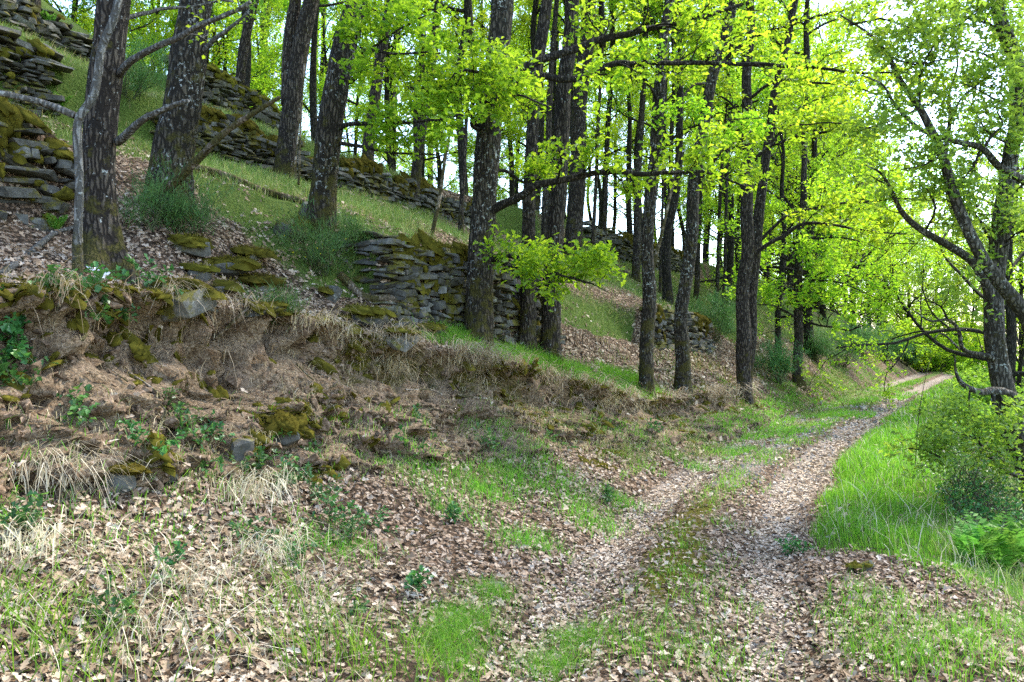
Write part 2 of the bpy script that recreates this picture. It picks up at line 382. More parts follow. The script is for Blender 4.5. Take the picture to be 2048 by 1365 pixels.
def bark_mat(name, dark, light, moss_h=1.0, lichen=.5, moss=.5):
    m, n, out = new_mat(name)
    tc = nd(n, 'ShaderNodeTexCoord'); raw = tc.outputs['Object']; oi = nd(n, 'ShaderNodeObjectInfo')
    off = nd(n, 'ShaderNodeVectorMath', operation='MULTIPLY_ADD'); n.links.new(oi.outputs['Random'], off.inputs[0]); off.inputs[1].default_value = (37, 53, 71); n.links.new(raw, off.inputs[2]); co = off.outputs[0]
    st = mapping(n, co, (1, 1, .22))
    vo = nd(n, 'ShaderNodeTexVoronoi', feature='DISTANCE_TO_EDGE'); vo.inputs['Scale'].default_value = 26
    nz0 = noise(n, co, 9, 3)
    ws = nd(n, 'ShaderNodeVectorMath', operation='MULTIPLY_ADD'); n.links.new(nz0.outputs['Color'], ws.inputs[0]); ws.inputs[1].default_value = (.05, .05, .05); n.links.new(st, ws.inputs[2])
    n.links.new(ws.outputs[0], vo.inputs['Vector'])
    n1 = noise(n, st, 34, 5, .65); ridge = math2(n, 'MULTIPLY', sm(n, 0.0, .3, vo.outputs['Distance']), n1.outputs[0])
    col = ramp(n, [(0.12, dark), (.45, tuple((a + b) / 2 for a, b in zip(dark, light))), (.75, light)], ridge).outputs[0]
    n2 = noise(n, co, 21, 5, .75); li = sm(n, .70 - .17 * lichen, .74 - .17 * lichen, n2.outputs[0])
    n2b = noise(n, co, 2.2, 3); li = math2(n, 'MULTIPLY', li, sm(n, .38, .56, n2b.outputs[0]))
    col = mixc(n, col, (.42, .44, .40), math2(n, 'MULTIPLY', li, .85))
    sx = nd(n, 'ShaderNodeSeparateXYZ'); n.links.new(raw, sx.inputs[0])
    n3 = noise(n, co, 5.5, 5, .65)
    mz = nd(n, 'ShaderNodeMapRange'); n.links.new(sx.outputs[2], mz.inputs[0]); mz.inputs[1].default_value = moss_h; mz.inputs[2].default_value = -.1; mz.inputs[3].default_value = -.16 + .09 * moss; mz.inputs[4].default_value = .10
    mo = sm(n, .5, .62, math2(n, 'ADD', n3.outputs[0], mz.outputs[0]))
    n4 = noise(n, co, 60, 3)
    mc = ramp(n, [(.3, (.022, .02, .006)), (.6, (.065, .056, .012)), (.8, (.12, .10, .022))], n4.outputs[0]).outputs[0]
    col = mixc(n, col, mc, math2(n, 'MULTIPLY', mo, .9))
    b = bsdf(n, col, .92, math2(n, 'ADD', ridge, math2(n, 'MULTIPLY', n4.outputs[0], .25)), .9, .03, .15)
    n.links.new(b.outputs[0], out.inputs[0]); return m
M['bark'] = bark_mat('bark', (.017, .013, .010), (.135, .108, .080), 1.3, .52, .7)
M['bark_far'] = bark_mat('bark_far', (.013, .011, .008), (.09, .074, .056), .8, .4, .4)
M['bark_mossy'] = bark_mat('bark_mossy', (.016, .013, .009), (.125, .103, .074), 1.7, .72, .95)
M['bark_pale'] = bark_mat('bark_pale', (.03, .026, .019), (.17, .15, .118), 2.6, .75, .95)
M['bark_grey'] = bark_mat('bark_grey', (.07, .065, .055), (.26, .25, .225), .5, .6, .2)
M['deadwood'] = bark_mat('deadwood', (.10, .075, .05), (.34, .27, .20), -2, .3, -.6)
M['palewood'] = bark_mat('palewood', (.26, .20, .14), (.52, .45, .36), -2, .2, -1.0)

def stone_mat():
    m, n, out = new_mat('stone')
    tc = nd(n, 'ShaderNodeTexCoord'); ge = nd(n, 'ShaderNodeNewGeometry'); oi = nd(n, 'ShaderNodeObjectInfo')
    co = ge.outputs['Position']
    n1 = noise(n, co, 14, 6, .65); n2 = noise(n, co, 60, 4, .6)
    c = ramp(n, [(.25, (.036, .034, .029)), (.55, (.105, .102, .092)), (.8, (.20, .196, .18))], n1.outputs[0]).outputs[0]
    tint = ramp(n, [(0, (.40, .37, .32)), (.35, (.75, .74, .70)), (.7, (1.0, .95, .86)), (1, (1.4, 1.42, 1.42))], oi.outputs['Random']).outputs[0]
    mm = nd(n, 'ShaderNodeMix', data_type='RGBA', blend_type='MULTIPLY'); mm.inputs[0].default_value = 1
    n.links.new(c, mm.inputs[6]); n.links.new(tint, mm.inputs[7]); c = mm.outputs[2]
    n3 = noise(n, co, 9, 5, .7); c = mixc(n, c, (.40, .42, .39), math2(n, 'MULTIPLY', sm(n, .64, .70, n3.outputs[0]), .7))
    n4 = noise(n, co, 3.1, 5, .7)
    sx = nd(n, 'ShaderNodeSeparateXYZ'); n.links.new(ge.outputs['Normal'], sx.inputs[0])
    mo = sm(n, .50, .62, math2(n, 'ADD', n4.outputs[0], math2(n, 'MULTIPLY', sx.outputs[2], .10)))
    mc = ramp(n, [(.3, (.04, .036, .006)), (.6, (.115, .10, .014))], n2.outputs[0]).outputs[0]
    c = mixc(n, c, mc, mo)
    b = bsdf(n, c, .85, math2(n, 'ADD', n1.outputs[0], math2(n, 'MULTIPLY', n2.outputs[0], .3)), .7, .02, .25)
    n.links.new(b.outputs[0], out.inputs[0]); return m
M['stone'] = stone_mat()

def ground_mat():
    m, n, out = new_mat('ground')
    ge = nd(n, 'ShaderNodeNewGeometry'); co = ge.outputs['Position']
    def at(k): return nd(n, 'ShaderNodeAttribute', attribute_name=k).outputs['Fac']
    nb = noise(n, co, 2.3, 5, .6); nm = noise(n, co, 11, 5, .65); nf = noise(n, co, 55, 5, .7)
    brk = math2(n, 'ADD', math2(n, 'MULTIPLY', math2(n, 'SUBTRACT', nm.outputs[0], .5), .9), math2(n, 'MULTIPLY', math2(n, 'SUBTRACT', nf.outputs[0], .5), .6))
    # dead leaves: every cell its own shade, with dark gaps
    vo = nd(n, 'ShaderNodeTexVoronoi'); vo.inputs['Scale'].default_value = 26; vo.inputs['Randomness'].default_value = 1
    wv = nd(n, 'ShaderNodeVectorMath', operation='MULTIPLY_ADD'); n.links.new(nm.outputs['Color'], wv.inputs[0]); wv.inputs[1].default_value = (.09, .09, .09); n.links.new(co, wv.inputs[2])
    n.links.new(wv.outputs[0], vo.inputs['Vector'])
    sc = nd(n, 'ShaderNodeSeparateColor'); n.links.new(vo.outputs['Color'], sc.inputs[0])
    lit = ramp(n, [(0, (.07, .042, .024)), (.35, (.20, .125, .075)), (.7, (.36, .25, .17)), (1, (.48, .37, .27))], sc.outputs[0]).outputs[0]
    lit = mixc(n, lit, (.06, .04, .025), sm(n, .40, .62, vo.outputs['Distance']))
    soil = ramp(n, [(.25, (.07, .047, .026)), (.42, (.19, .13, .074)), (.55, (.33, .235, .145)), (.75, (.48, .365, .245))], nf.outputs[0]).outputs[0]
    soil = mixc(n, soil, (.12, .075, .043), sm(n, .45, .70, nm.outputs[0])); soil = mixc(n, soil, (.30, .215, .15), math2(n, 'MULTIPLY', sm(n, .52, .68, nb.outputs[0]), .7))
    grav = ramp(n, [(.3, (.16, .125, .10)), (.55, (.33, .265, .215)), (.75, (.50, .42, .35))], nf.outputs[0]).outputs[0]
    moss = ramp(n, [(.3, (.045, .042, .007)), (.55, (.12, .105, .014)), (.8, (.22, .18, .03))], nf.outputs[0]).outputs[0]
    gr = ramp(n, [(.3, (.05, .09, .015)), (.6, (.11, .16, .03)), (.8, (.22, .22, .08))], nf.outputs[0]).outputs[0]
    def blend(c, k, col, lo=.35, hi=.65):
        f = sm(n, lo, hi, math2(n, 'ADD', at(k), math2(n, 'MULTIPLY', brk, .55))); return mixc(n, c, col, f)
    c = blend(lit, 'm_grass', gr); c = blend(c, 'm_gravel', grav); c = blend(c, 'm_soil', soil); c = blend(c, 'm_moss', moss)
    h = math2(n, 'ADD', math2(n, 'MULTIPLY', vo.outputs['Distance'], -.6), math2(n, 'ADD', nm.outputs[0], math2(n, 'MULTIPLY', nf.outputs[0], .5)))
    b = bsdf(n, c, .95, h, 1.0, .07, .1); n.links.new(b.outputs[0], out.inputs[0]); return m
M['ground'] = ground_mat()

# ------------------------------------------------------------------ the ground: one sheet, fine near the view, coarse far off
def steps(*segs):
    out = []
    for a, b, s in segs: out += list(np.arange(a, b, s))
    return np.array(out + [segs[-1][1]])
GT = np.concatenate([-np.geomspace(60, 13.2, 12), steps((-12.6, 4, .06), (4, 13, .11), (13, 45, .3)), np.geomspace(46, 380, 26)])
GQ = np.concatenate([-np.geomspace(400, 9.5, 24), steps((-9, -5.6, .13), (-5.6, -.9, .055), (-.9, -.25, .035), (-.25, 1.05, .017), (1.05, 1.7, .05), (1.7, 10, .115), (10, 22, .4)), np.geomspace(23, 400, 24)])
TT, QQ = np.meshgrid(GT, GQ, indexing='ij')
GX, GY = xy(TT, QQ + bend(TT))
GZ = ter(GX.ravel(), GY.ravel()).reshape(GX.shape)
VV = QQ - ptrack(TT); QE = q_edge(TT); QF = np.maximum(QE - w_face(TT), ptrack(TT) + 1.0)
near = 1 - sstep(12, 40, np.hypot(GX, GY))
face = sstep(-.15, .05, QQ - QF) * (1 - sstep(-.05, .12, QQ - QE))
n1 = fbm(GX * 2.1, GY * 2.1, GZ * 2.1, 4); n2 = fbm(GX * 7, GY * 7, GZ * 7, 3); n3 = np.abs(vnoise(GX * 4, GY * 4, GZ * 4))
out_n = -(np.stack([np.full_like(GX, NX), np.full_like(GX, NY)], -1))
soft = 1 - .55 * sstep(1, 6, TT)
n4 = fbm(GX * 17, GY * 17, GZ * 17, 2)
amp = face * soft * near * (.20 * n1 + .13 * n2 - .24 * n3 + .08 + .085 * n4 + .03 * fbm(GX * 40, GY * 40, GZ * 40, 2))
amp = amp - .26 * np.exp(-((QQ - QE + .13) / .07) ** 2) * near * (1 - sstep(2, 5, TT)) * np.clip(.7 + .8 * n1, 0.1, 1.2)
lip = .13 * np.exp(-((QQ - QE - .02) / .09) ** 2) * near * soft * (.6 + .8 * n1)
GX = GX + out_n[..., 0] * (amp + lip); GY = GY + out_n[..., 1] * (amp + lip)
rough = near * (.016 * n2 + .03 * n1) * (.35 + .65 * sstep(.8, 1.6, np.abs(VV)))
slope_c = sstep(-.05, .3, QQ - QE) * (1 - sstep(3.2, 3.6, QQ))
GZ = GZ + rough + near * slope_c * .05 * n1
def attr_maps():
    big = fbm(GX * .7, GY * .7, 2.0, 3); med = fbm(GX * 2, GY * 2, 9.0, 3)
    soil = face * (1 - .75 * sstep(1.5, 5, TT)) + .25 * face * med
    rutm = np.exp(-((np.abs(VV) - .64) / .30) ** 2)
    grav = rutm * (.5 + .5 * sstep(-5.5, -1.5, TT)) + sstep(-4, -2.5, TT) * (1 - sstep(7, 12, TT)) * np.exp(-((VV - .05) / .25) ** 2) * .6
    gr = .75 * np.exp(-(VV / .3) ** 2) * sstep(-3.5, 2, TT) + sstep(.95, 1.15, -VV) * sstep(-5.5, -4.6, TT) * .95
    gr = np.maximum(gr, sstep(.9, 1.3, -VV) * (1 - .0) * sstep(1.9, 2.5, -VV))
    terr = sstep(1.5, 1.7, QQ) * (.75 + .5 * big) * (1 - .8 * sstep(-5.5, -6.5, TT) * (1 - sstep(3.5, 5, QQ)))
    gr = np.maximum(gr, terr); gr = np.maximum(gr, sstep(4, 9, TT) * sstep(.9, 1.2, VV) * (.35 + .35 * med))
    moss = .36 * np.exp(-((QQ - QE - .05) / .2) ** 2) * (.55 + .9 * big) + slope_c * (.18 + .4 * med) * (1 - sstep(1.4, 2.5, QQ) * .5)
    moss = np.maximum(moss, .85 * np.exp(-((VV - .05 - .15 * med) / .26) ** 2) * sstep(-8, -6.5, TT) * (1 - sstep(-4.4, -3.0, TT)))
    moss = np.maximum(moss, face * (.16 + .5 * big))
    return dict(m_soil=soil, m_gravel=grav, m_grass=gr, m_moss=moss)
AT = attr_maps()
a, b = GX.shape
ii = (np.arange(a - 1)[:, None] * b + np.arange(b - 1)[None]).ravel()
gf = np.stack([ii, ii + b, ii + b + 1, ii + 1], -1)
gf = gf[:, ::-1]
GP = np.stack([GX, GY, GZ], -1)
gm = mesh_np('ground', GP.reshape(-1, 3), gf, attrs={k: np.clip(x, 0, 1).ravel() for k, x in AT.items()})
ground = tag(obj('ground', gm, M['ground']), kind='structure')
_dT = np.gradient(GP, axis=0); _dQ = np.gradient(GP, axis=1); GN = unit(np.cross(_dT, _dQ)); GN = np.where(GN[..., 2:3] < 0, -GN, GN)
def surf(t, q):
    """bilinear lookup of the finished ground: position and normal"""
    i = np.clip(np.searchsorted(GT, t) - 1, 0, a - 2); j = np.clip(np.searchsorted(GQ, q) - 1, 0, b - 2)
    f = ((t - GT[i]) / (GT[i + 1] - GT[i]))[:, None]; g = ((q - GQ[j]) / (GQ[j + 1] - GQ[j]))[:, None]
    def bl(A): return (A[i, j] * (1 - f) + A[i + 1, j] * f) * (1 - g) + (A[i, j + 1] * (1 - f) + A[i + 1, j + 1] * f) * g
    return bl(GP), unit(bl(GN))
def attr_at(k, t, q):
    i = np.clip(np.searchsorted(GT, t) - 1, 0, a - 2); j = np.clip(np.searchsorted(GQ, q) - 1, 0, b - 2); return AT[k][i, j]
def tq(x, y):
    t, p = tp(np.atleast_1d(x), np.atleast_1d(y)); return t, p - bend(t)
def on_ground(u, v):
    h = hit(u, v); t, q = tq(h[0], h[1]); P, N = surf(t, q); return P[0], N[0]

# ------------------------------------------------------------------ dry stone walls
import bmesh
def stone_meshes(n, seed):
    r = random.Random(seed); out = []
    for k in range(n):
        bm = bmesh.new(); bmesh.ops.create_cube(bm, size=1)
        sx, sz = r.uniform(-.18, .18), r.uniform(-.12, .12)
        tap = r.uniform(.65, 1.0)
        for v in bm.verts:
            v.co.x *= (tap if v.co.z > 0 else 1.0)
            v.co.x += v.co.z * sx; v.co.z += v.co.x * sz
            v.co += Vector((r.uniform(-.09, .09), r.uniform(-.09, .09), r.uniform(-.11, .11)))
        bmesh.ops.bevel(bm, geom=bm.edges[:], offset=r.uniform(.05, .13), segments=1, affect='EDGES', clamp_overlap=True)
        for v in bm.verts: v.co += Vector((r.uniform(-.035, .035), r.uniform(-.035, .035), r.uniform(-.04, .04)))
        bmesh.ops.triangulate(bm, faces=bm.faces[:])
        me = bpy.data.meshes.new('stone'); bm.to_mesh(me); bm.free(); me.materials.append(M['stone'])
        V = np.empty(len(me.vertices) * 3); me.vertices.foreach_get('co', V)
        F = np.array([p.vertices[:] for p in me.polygons]); out.append((me, V.reshape(-1, 3), F))
    return out
def hull_stones(n, seed, pts=22, rnd=.55):
    r = random.Random(seed); out = []
    for k in range(n):
        bm = bmesh.new()
        for i in range(pts):
            p = [r.uniform(-.5, .5) for _ in range(3)]; m_ = max(abs(c_) for c_ in p); f = .5 / m_ * r.uniform(1 - rnd * .35, 1)
            p = [max(-.5, min(.5, c_ * (f if r.random() < .85 else 1))) for c_ in p]; bm.verts.new(p)
        h_ = bmesh.ops.convex_hull(bm, input=bm.verts[:]); bmesh.ops.delete(bm, geom=list({g for g in h_['geom_interior'] if isinstance(g, bmesh.types.BMVert)}), context='VERTS')
        bmesh.ops.triangulate(bm, faces=bm.faces[:])
        me = bpy.data.meshes.new('stone'); bm.to_mesh(me); bm.free(); me.materials.append(M['stone'])
        V = np.empty(len(me.vertices) * 3); me.vertices.foreach_get('co', V); F = np.array([p.vertices[:] for p in me.polygons]); out.append((me, V.reshape(-1, 3), F))
    return out
STONES = stone_meshes(9, 3) + hull_stones(15, 5)
ROCKS = hull_stones(12, 8, 34, .8)
def moss_mesh(name, P, N, R, fuzz=130, flat=.45, seed=0):
    """soft cushions: a bumpy dome each, bristling with short blades"""
    rg = np.random.default_rng(seed + 5); Vs, Fs, o = [], [], 0; B, BD, BL = [], [], []
    nr, ns = 3, 9
    for c, nrm, r in zip(P, N, R):
        nrm = unit(nrm); ax = unit(np.cross(nrm, [0.3, .9, .2])); ay = np.cross(nrm, ax); el = rg.uniform(.7, 1.6)
        rings = []
        for i in range(nr + 1):
            ph = i / nr * PI / 2; th = np.linspace(0, 2 * PI, ns, endpoint=False)
            rr = r * np.cos(ph) * (1 + .25 * rg.normal(size=ns) * (i < nr)); hh = r * flat * np.sin(ph) - r * .12 * (i == 0)
            rings.append(c + rr[:, None] * (np.cos(th)[:, None] * ax * el + np.sin(th)[:, None] * ay / el) + hh * nrm)
        V = np.vstack(rings); Vs.append(V)
        ib = np.arange(nr)[:, None] * ns + np.arange(ns)[None]; ib2 = np.arange(nr)[:, None] * ns + (np.arange(ns)[None] + 1) % ns
        Fs.append(np.stack([ib, ib2, ib2 + ns, ib + ns], -1).reshape(-1, 4) + o); o += len(V)
        m = max(12, int(fuzz * .9 * (r / .1) ** 1.3)); k = rg.integers(0, len(V), m); V2 = V[k] + rg.normal(size=(m, 3)) * r * .10
        B.append(V2); d = unit(unit(V2 - c) + nrm * .5 + rg.normal(size=(m, 3)) * .35); BD.append(d); BL.append(np.full(m, .010 + r * .05) * rg.uniform(.6, 1.5, m))
    B, BD, BL = np.vstack(B), np.vstack(BD), np.concatenate(BL); sd = unit(np.cross(BD, rg.normal(size=BD.shape))) * (BL * .2)[:, None]
    T = np.stack([B - sd, B + sd, B + BD * BL[:, None]], 1).reshape(-1, 3); nv = o
    f3 = np.arange(len(T)).reshape(-1, 3) + nv
    rv = np.concatenate([np.clip(.42 + .22 * rg.normal(size=nv), 0, 1), np.repeat(rg.random(len(B)), 3)])
    return mesh_np(name, np.vstack(Vs + [T]), [np.vstack(Fs), f3], rv)
def wall(name, label, t0, t1, q0, zb, zt, sl, sh, seed, moss=.5, end_slabs=False, group=None):
    rg = np.random.default_rng(seed); L = t1 - t0
    base = np.array([*xy((t0 + t1) / 2, q0), zb((t0 + t1) / 2)])
    root = thing(name, base, label, 'wall', group); root['kind'] = 'thing'
    along = np.array([EX, EY, 0]); outw = -np.array([NX, NY, 0]); recs = []
    z = -.18; hmax = max(zt(t) - zb(t) for t in np.linspace(t0, t1, 25))
    while z < hmax + .1:
        h = sh * rg.uniform(.5, 1.7); s = t0 - rg.uniform(0, sl)
        while s < t1:
            l = sl * rg.choice([.4, .6, .8, 1.0, 1.3, 1.8, 2.3]) * rg.uniform(.8, 1.2); t = s + l / 2; s += l * .97
            if t > t1 + .05 or t < t0 - .05: continue
            top = zt(t) - zb(t) + .09 * float(vnoise(t * 3.1, seed))
            if z + h * .3 > top: continue
            x, y = xy(t, q0 + .10 * z / max(hmax, .3) + .045 * float(vnoise(t * 1.7, z * 3, seed)) + rg.normal() * .018)
            d = rg.uniform(.22, .34); hh = h * rg.uniform(.75, 1.2)
            roll = rg.normal() * .10; yaw = rg.normal() * .13; tip = rg.normal() * .08
            recs.append((np.array([x, y, zb(t) + z + rg.normal() * .008]), (l * 1.02, d, hh), roll, yaw, tip))
        z += h * .93
    if end_slabs:
        z = -.1
        while z < zt(t0) - zb(t0) + .05:
            h = rg.uniform(.05, .09)
            for kq in (0.12, .42, .75):
                x, y = xy(t0 + .10 - .22 * (1 - z) * rg.uniform(.2, 1), q0 + kq + rg.normal() * .05)
                recs.append((np.array([x, y, zb(t0) + z + kq * .16]), (rg.uniform(.22, .5), rg.uniform(.2, .36), h * .85), rg.normal() * .10 - .12, PI / 2 * rg.choice([0, 1]) + rg.normal() * .25, rg.normal() * .1))
            z += h * .95
    recs.sort(key=lambda r: -(r[1][0] * r[1][2]) / np.linalg.norm(r[0]) ** 2)
    rest_V, rest_F, o = [], [], 0
    for i, (c, dim, roll, yaw, tip) in enumerate(recs):
        R = Matrix((tuple(along), tuple(-outw), (0, 0, 1))).transposed() @ Matrix.Rotation(yaw, 3, 'Z') @ Matrix.Rotation(roll, 3, 'Y') @ Matrix.Rotation(tip, 3, 'X')
        me, V, F = STONES[rg.integers(len(STONES))]
        flip = rg.choice([-1, 1])
        if i < 298:
            ob = obj('stone', me, None, root); mw = Matrix.Translation(Vector(c - base)) @ R.to_4x4() @ Matrix.Diagonal((dim[0], dim[1], dim[2], 1))
            ob.matrix_local = mw
        else:
            W = (V * np.array(dim)) @ np.array(R).T + c - base; rest_V.append(W); rest_F.append(F + o); o += len(V)
    if rest_V:
        ob = obj('small_stones', mesh_np('small_stones', np.vstack(rest_V), np.vstack(rest_F), smooth=False), M['stone'], root); ob['kind'] = 'stuff'
    if moss > 0:
        n = int(L * 40 * moss); P, N, R = [], [], []
        for k in range(n):
            t = rg.uniform(t0, t1); H = zt(t) - zb(t); drop = abs(rg.normal()) * .30 * H if rg.random() < .75 else rg.uniform(0, H)
            if float(vnoise(t * 1.6, drop * 2 + seed)) < -.25: continue
            zz = H - drop + .04; x, y = xy(t, q0 - .10 + .10 * zz / max(H, .3))
            up = 1.2 if drop < .08 else .15
            P.append(np.array([x, y, zb(t) + zz]) - base); N.append(outw + np.array([0, 0, up]) + rg.normal(size=3) * .2); R.append(rg.uniform(.035, .10) * (1.35 if drop < .25 else .9))
        if P:
            ob = obj('moss', moss_mesh('moss', P, N, R, 110, .42, seed), M['moss_fuzz'], root); ob['kind'] = 'stuff'
    return root
def itp(ts, zs): return lambda t: float(np.interp(t, ts, zs))
zC = lambda t: float(upper(np.array([t]), np.array([1.3]))[0])
def zq(q): return lambda t: float(upper(np.array([float(t)]), np.array([q]))[0])
wall('dry_stone_wall', 'dark wall of big mossy slabs at the left edge behind the thick leftmost trunk', -10.6, -7.35, 3.28, zq(3.25), itp([-11, -8.6, -7.8, -7.35], [4.2, 4.15, 3.85, 3.55]), .27, .085, 11, 1.0)
wall('dry_stone_wall', 'tall grey slate wall of thin flat stones on the second terrace, upper left', -11.5, -6.5, 5.42, zq(5.4), itp([-12, -9, -7, -5.9], [5.75, 5.7, 5.5, 5.2]), .19, .05, 12, .35)
wall('dry_stone_wall', 'broken wall with moss capping and open slab end behind the central trunk', -4.65, -.75, 1.33, zC, itp([-4.65, -1.4, -1.1, -.75], [2.93, 2.86, 2.6, 2.1]), .155, .062, 13, 1.3, True)
wall('dry_stone_wall', 'low grey wall between the two thick trunks on the upper left terrace', -5.0, -1.7, 5.42, zq(5.4), itp([-5, -4.4, -3.5, -3, -2.4, -1.7], [4.8, 5.15, 5.2, 4.95, 5.1, 4.8]), .20, .06, 14, 1.0)
wall('dry_stone_wall', 'long low wall behind the grassy terrace left of the central trunk', -1.4, 3.6, 5.42, zq(5.4), itp([-1.4, -.6, 0.2, 1, 1.8, 2.6, 3.6], [4.9, 5.1, 4.85, 5.0, 4.75, 4.95, 4.7]), .20, .062, 15, 1.1)
wall('dry_stone_wall', 'short grey wall remnant behind the twin slim trunks right of centre', 3.35, 6.9, 1.33, zC, itp([3.35, 5, 6.9], [2.35, 2.35, 2.2]), .19, .066, 16, .5)
wall('dry_stone_wall', 'far mossy terrace wall at the top of the slope right of centre', 8.6, 17, 5.42, zq(5.4), itp([8.6, 12, 17], [5.1, 5.0, 4.9]), .27, .085, 17, .8)
wall('dry_stone_wall', 'topmost ruined wall in the upper left corner of the hillside', -7.5, -3.6, 9.02, zq(9), itp([-7.5, -6.3, -5, -3.6], [7.6, 7.3, 7.5, 7.0]), .22, .06, 18, .8)
wall('dry_stone_wall', 'small mossy wall stub high on the slope below two slanting slim trunks', -2.2, .6, 9.02, zq(9), itp([-2.2, -1, .6], [7.3, 7.3, 6.8]), .22, .068, 19, .7)

# ------------------------------------------------------------------ trees
def grow(tb, nodes, P0, d0, L, r0, lev, rg, mx, kids, up=.12, sides=(9, 6, 4, 3), wig=.22, shrink=.55, start=.28, rend=.35):
    n = 6 if lev < mx else 4
    P = [np.array(P0, float)]; d = unit(np.array(d0, float))
    for i in range(n):
        d = unit(d + rg.normal(size=3) * wig + np.array([0, 0, up])); P.append(P[-1] + d * L / n)
    P = np.array(P); R = r0 * np.linspace(1, rend, n + 1)
    Ps, Rs = (P, R) if sides[0] < 5 else smooth_path(P, R, L / n / (2 if lev < 2 else 1) + 1e-6)
    tb.add(Ps, Rs, sides[min(lev, len(sides) - 1)], cap=False)
    if lev >= mx:
        for i in range(1, n + 1): nodes.append((P[i], unit(P[i] - P[i - 1])))
        return
    k = kids[min(lev, len(kids) - 1)]
    for c in range(k):
        f = start + (1 - start) * (c + rg.random()) / k; i = min(int(f * n), n - 1); g = f * n - i
        p = P[i] * (1 - g) + P[i + 1] * g; ax = unit(P[i + 1] - P[i])
        s = unit(np.cross(ax, rg.normal(size=3))); ang = rg.uniform(.6, 1.15)
        dd = ax * math.cos(ang) + s * math.sin(ang); dd[2] = dd[2] * .7 + .05
        grow(tb, nodes, p, dd, L * shrink * rg.uniform(.7, 1.25) * (1.15 - .5 * f), r0 * (1 - .6 * f) * .55, lev + 1, rg, mx, kids, up * .6, sides, wig * 1.15, shrink, .2, rend)
    nodes.append((P[-1], d))
def leaf_cloud(name, nodes, per, size, rg, kind='plain', jit=.06, flat=.55):
    P = np.array([n[0] for n in nodes]); D = np.array([n[1] for n in nodes]); m = len(P) * per
    P = np.repeat(P, per, 0) + rg.normal(size=(m, 3)) * jit; D = np.repeat(D, per, 0)
    d = unit(D * .55 + rg.normal(size=(m, 3)) * np.array([.8, .8, .45])); N = unit(rg.normal(size=(m, 3)) * (1 - flat) * 1.3 + np.array([0, 0, flat * 1.4]))
    clump = np.repeat(rg.normal(size=len(nodes)) * .16, per)
    return leaves_mesh(name, P, d, N, size * rg.uniform(.6, 1.3, m), kind, .35, 1.0 if kind != 'plain' else 1.25, np.clip(rg.normal(.5, .2, m) + clump, 0, 1), rg)
def proto_tree(seed, H, r0, clear, nl, spread, per, lsize, kids=(5, 5)):
    rg = np.random.default_rng(seed); tr = Tubes(); br = Tubes(); nodes = []
    n = 9; P = np.zeros((n, 3)); P[:, 2] = np.linspace(0, H, n); P[1:, :2] += np.cumsum(rg.normal(size=(n - 1, 2)) * .10 * H / 12, 0)
    R = r0 * np.linspace(1, .12, n) ** .85; P[0, 2] = -.4
    Ps, Rs = smooth_path(P, R, .35); tr.add(Ps, Rs, 12, .10, seed, .55, sink=.4)
    for k in range(nl):
        f = clear + (1 - clear) * ((k + rg.random() * .8) / nl) ** 1.0; z = f * H; x = np.array([np.interp(z, P[:, 2], P[:, c]) for c in range(3)])
        az = k * 2.4 + rg.normal() * .4; el = .15 + .9 * f * rg.uniform(.5, 1.2)
        d = np.array([math.cos(az) * math.cos(el), math.sin(az) * math.cos(el), math.sin(el)])
        L = spread * (1.15 - .7 * f) * rg.uniform(.75, 1.25)
        grow(br, nodes, x, d, L, np.interp(z, P[:, 2], R) * .5, 0, rg, 2, kids, .08)
    return tr.mesh('trunk'), br.mesh('branches'), leaf_cloud('crown', nodes, per, lsize, rg)
PROTO = [proto_tree(31, 12.5, .125, .36, 15, 3.2, 8, .078), proto_tree(32, 13, .115, .40, 15, 3.0, 8, .078), proto_tree(33, 10.5, .15, .12, 19, 3.9, 11, .078),
         proto_tree(34, 13, .13, .33, 15, 3.4, 8, .08), proto_tree(35, 9.5, .10, .08, 17, 3.0, 11, .076)]
def proto_crown(seed, H, r0, nl, spread, per):
    rg = np.random.default_rng(seed); br = Tubes(); nodes = []
    P = np.array([[0, 0, 0], [.08, .05, H * .35], [-.05, .1, H * .7], [.1, 0, H]], float); Ps, Rs = smooth_path(P, r0 * np.array([1, .75, .45, .12]), .3); br.add(Ps, Rs, 10, .06, seed)
    for k in range(nl):
        f = .05 + .9 * (k + rg.random() * .8) / nl; x = np.array([np.interp(f * H, P[:, 2], P[:, c]) for c in range(3)])
        az = k * 2.4 + rg.normal() * .4; el = .25 + .8 * f
        grow(br, nodes, x, (math.cos(az) * math.cos(el), math.sin(az) * math.cos(el), math.sin(el)), spread * (1.1 - .6 * f) * rg.uniform(.8, 1.2), r0 * (1 - .75 * f) * .5, 0, rg, 2, (5, 5), .1)
    return br.mesh('branches'), leaf_cloud('crown', nodes, per, .13, rg)
TOPS = [proto_crown(51, 5.5, 1.0 * .11, 8, 2.6, 2), proto_crown(52, 6, .11, 8, 2.4, 2)]

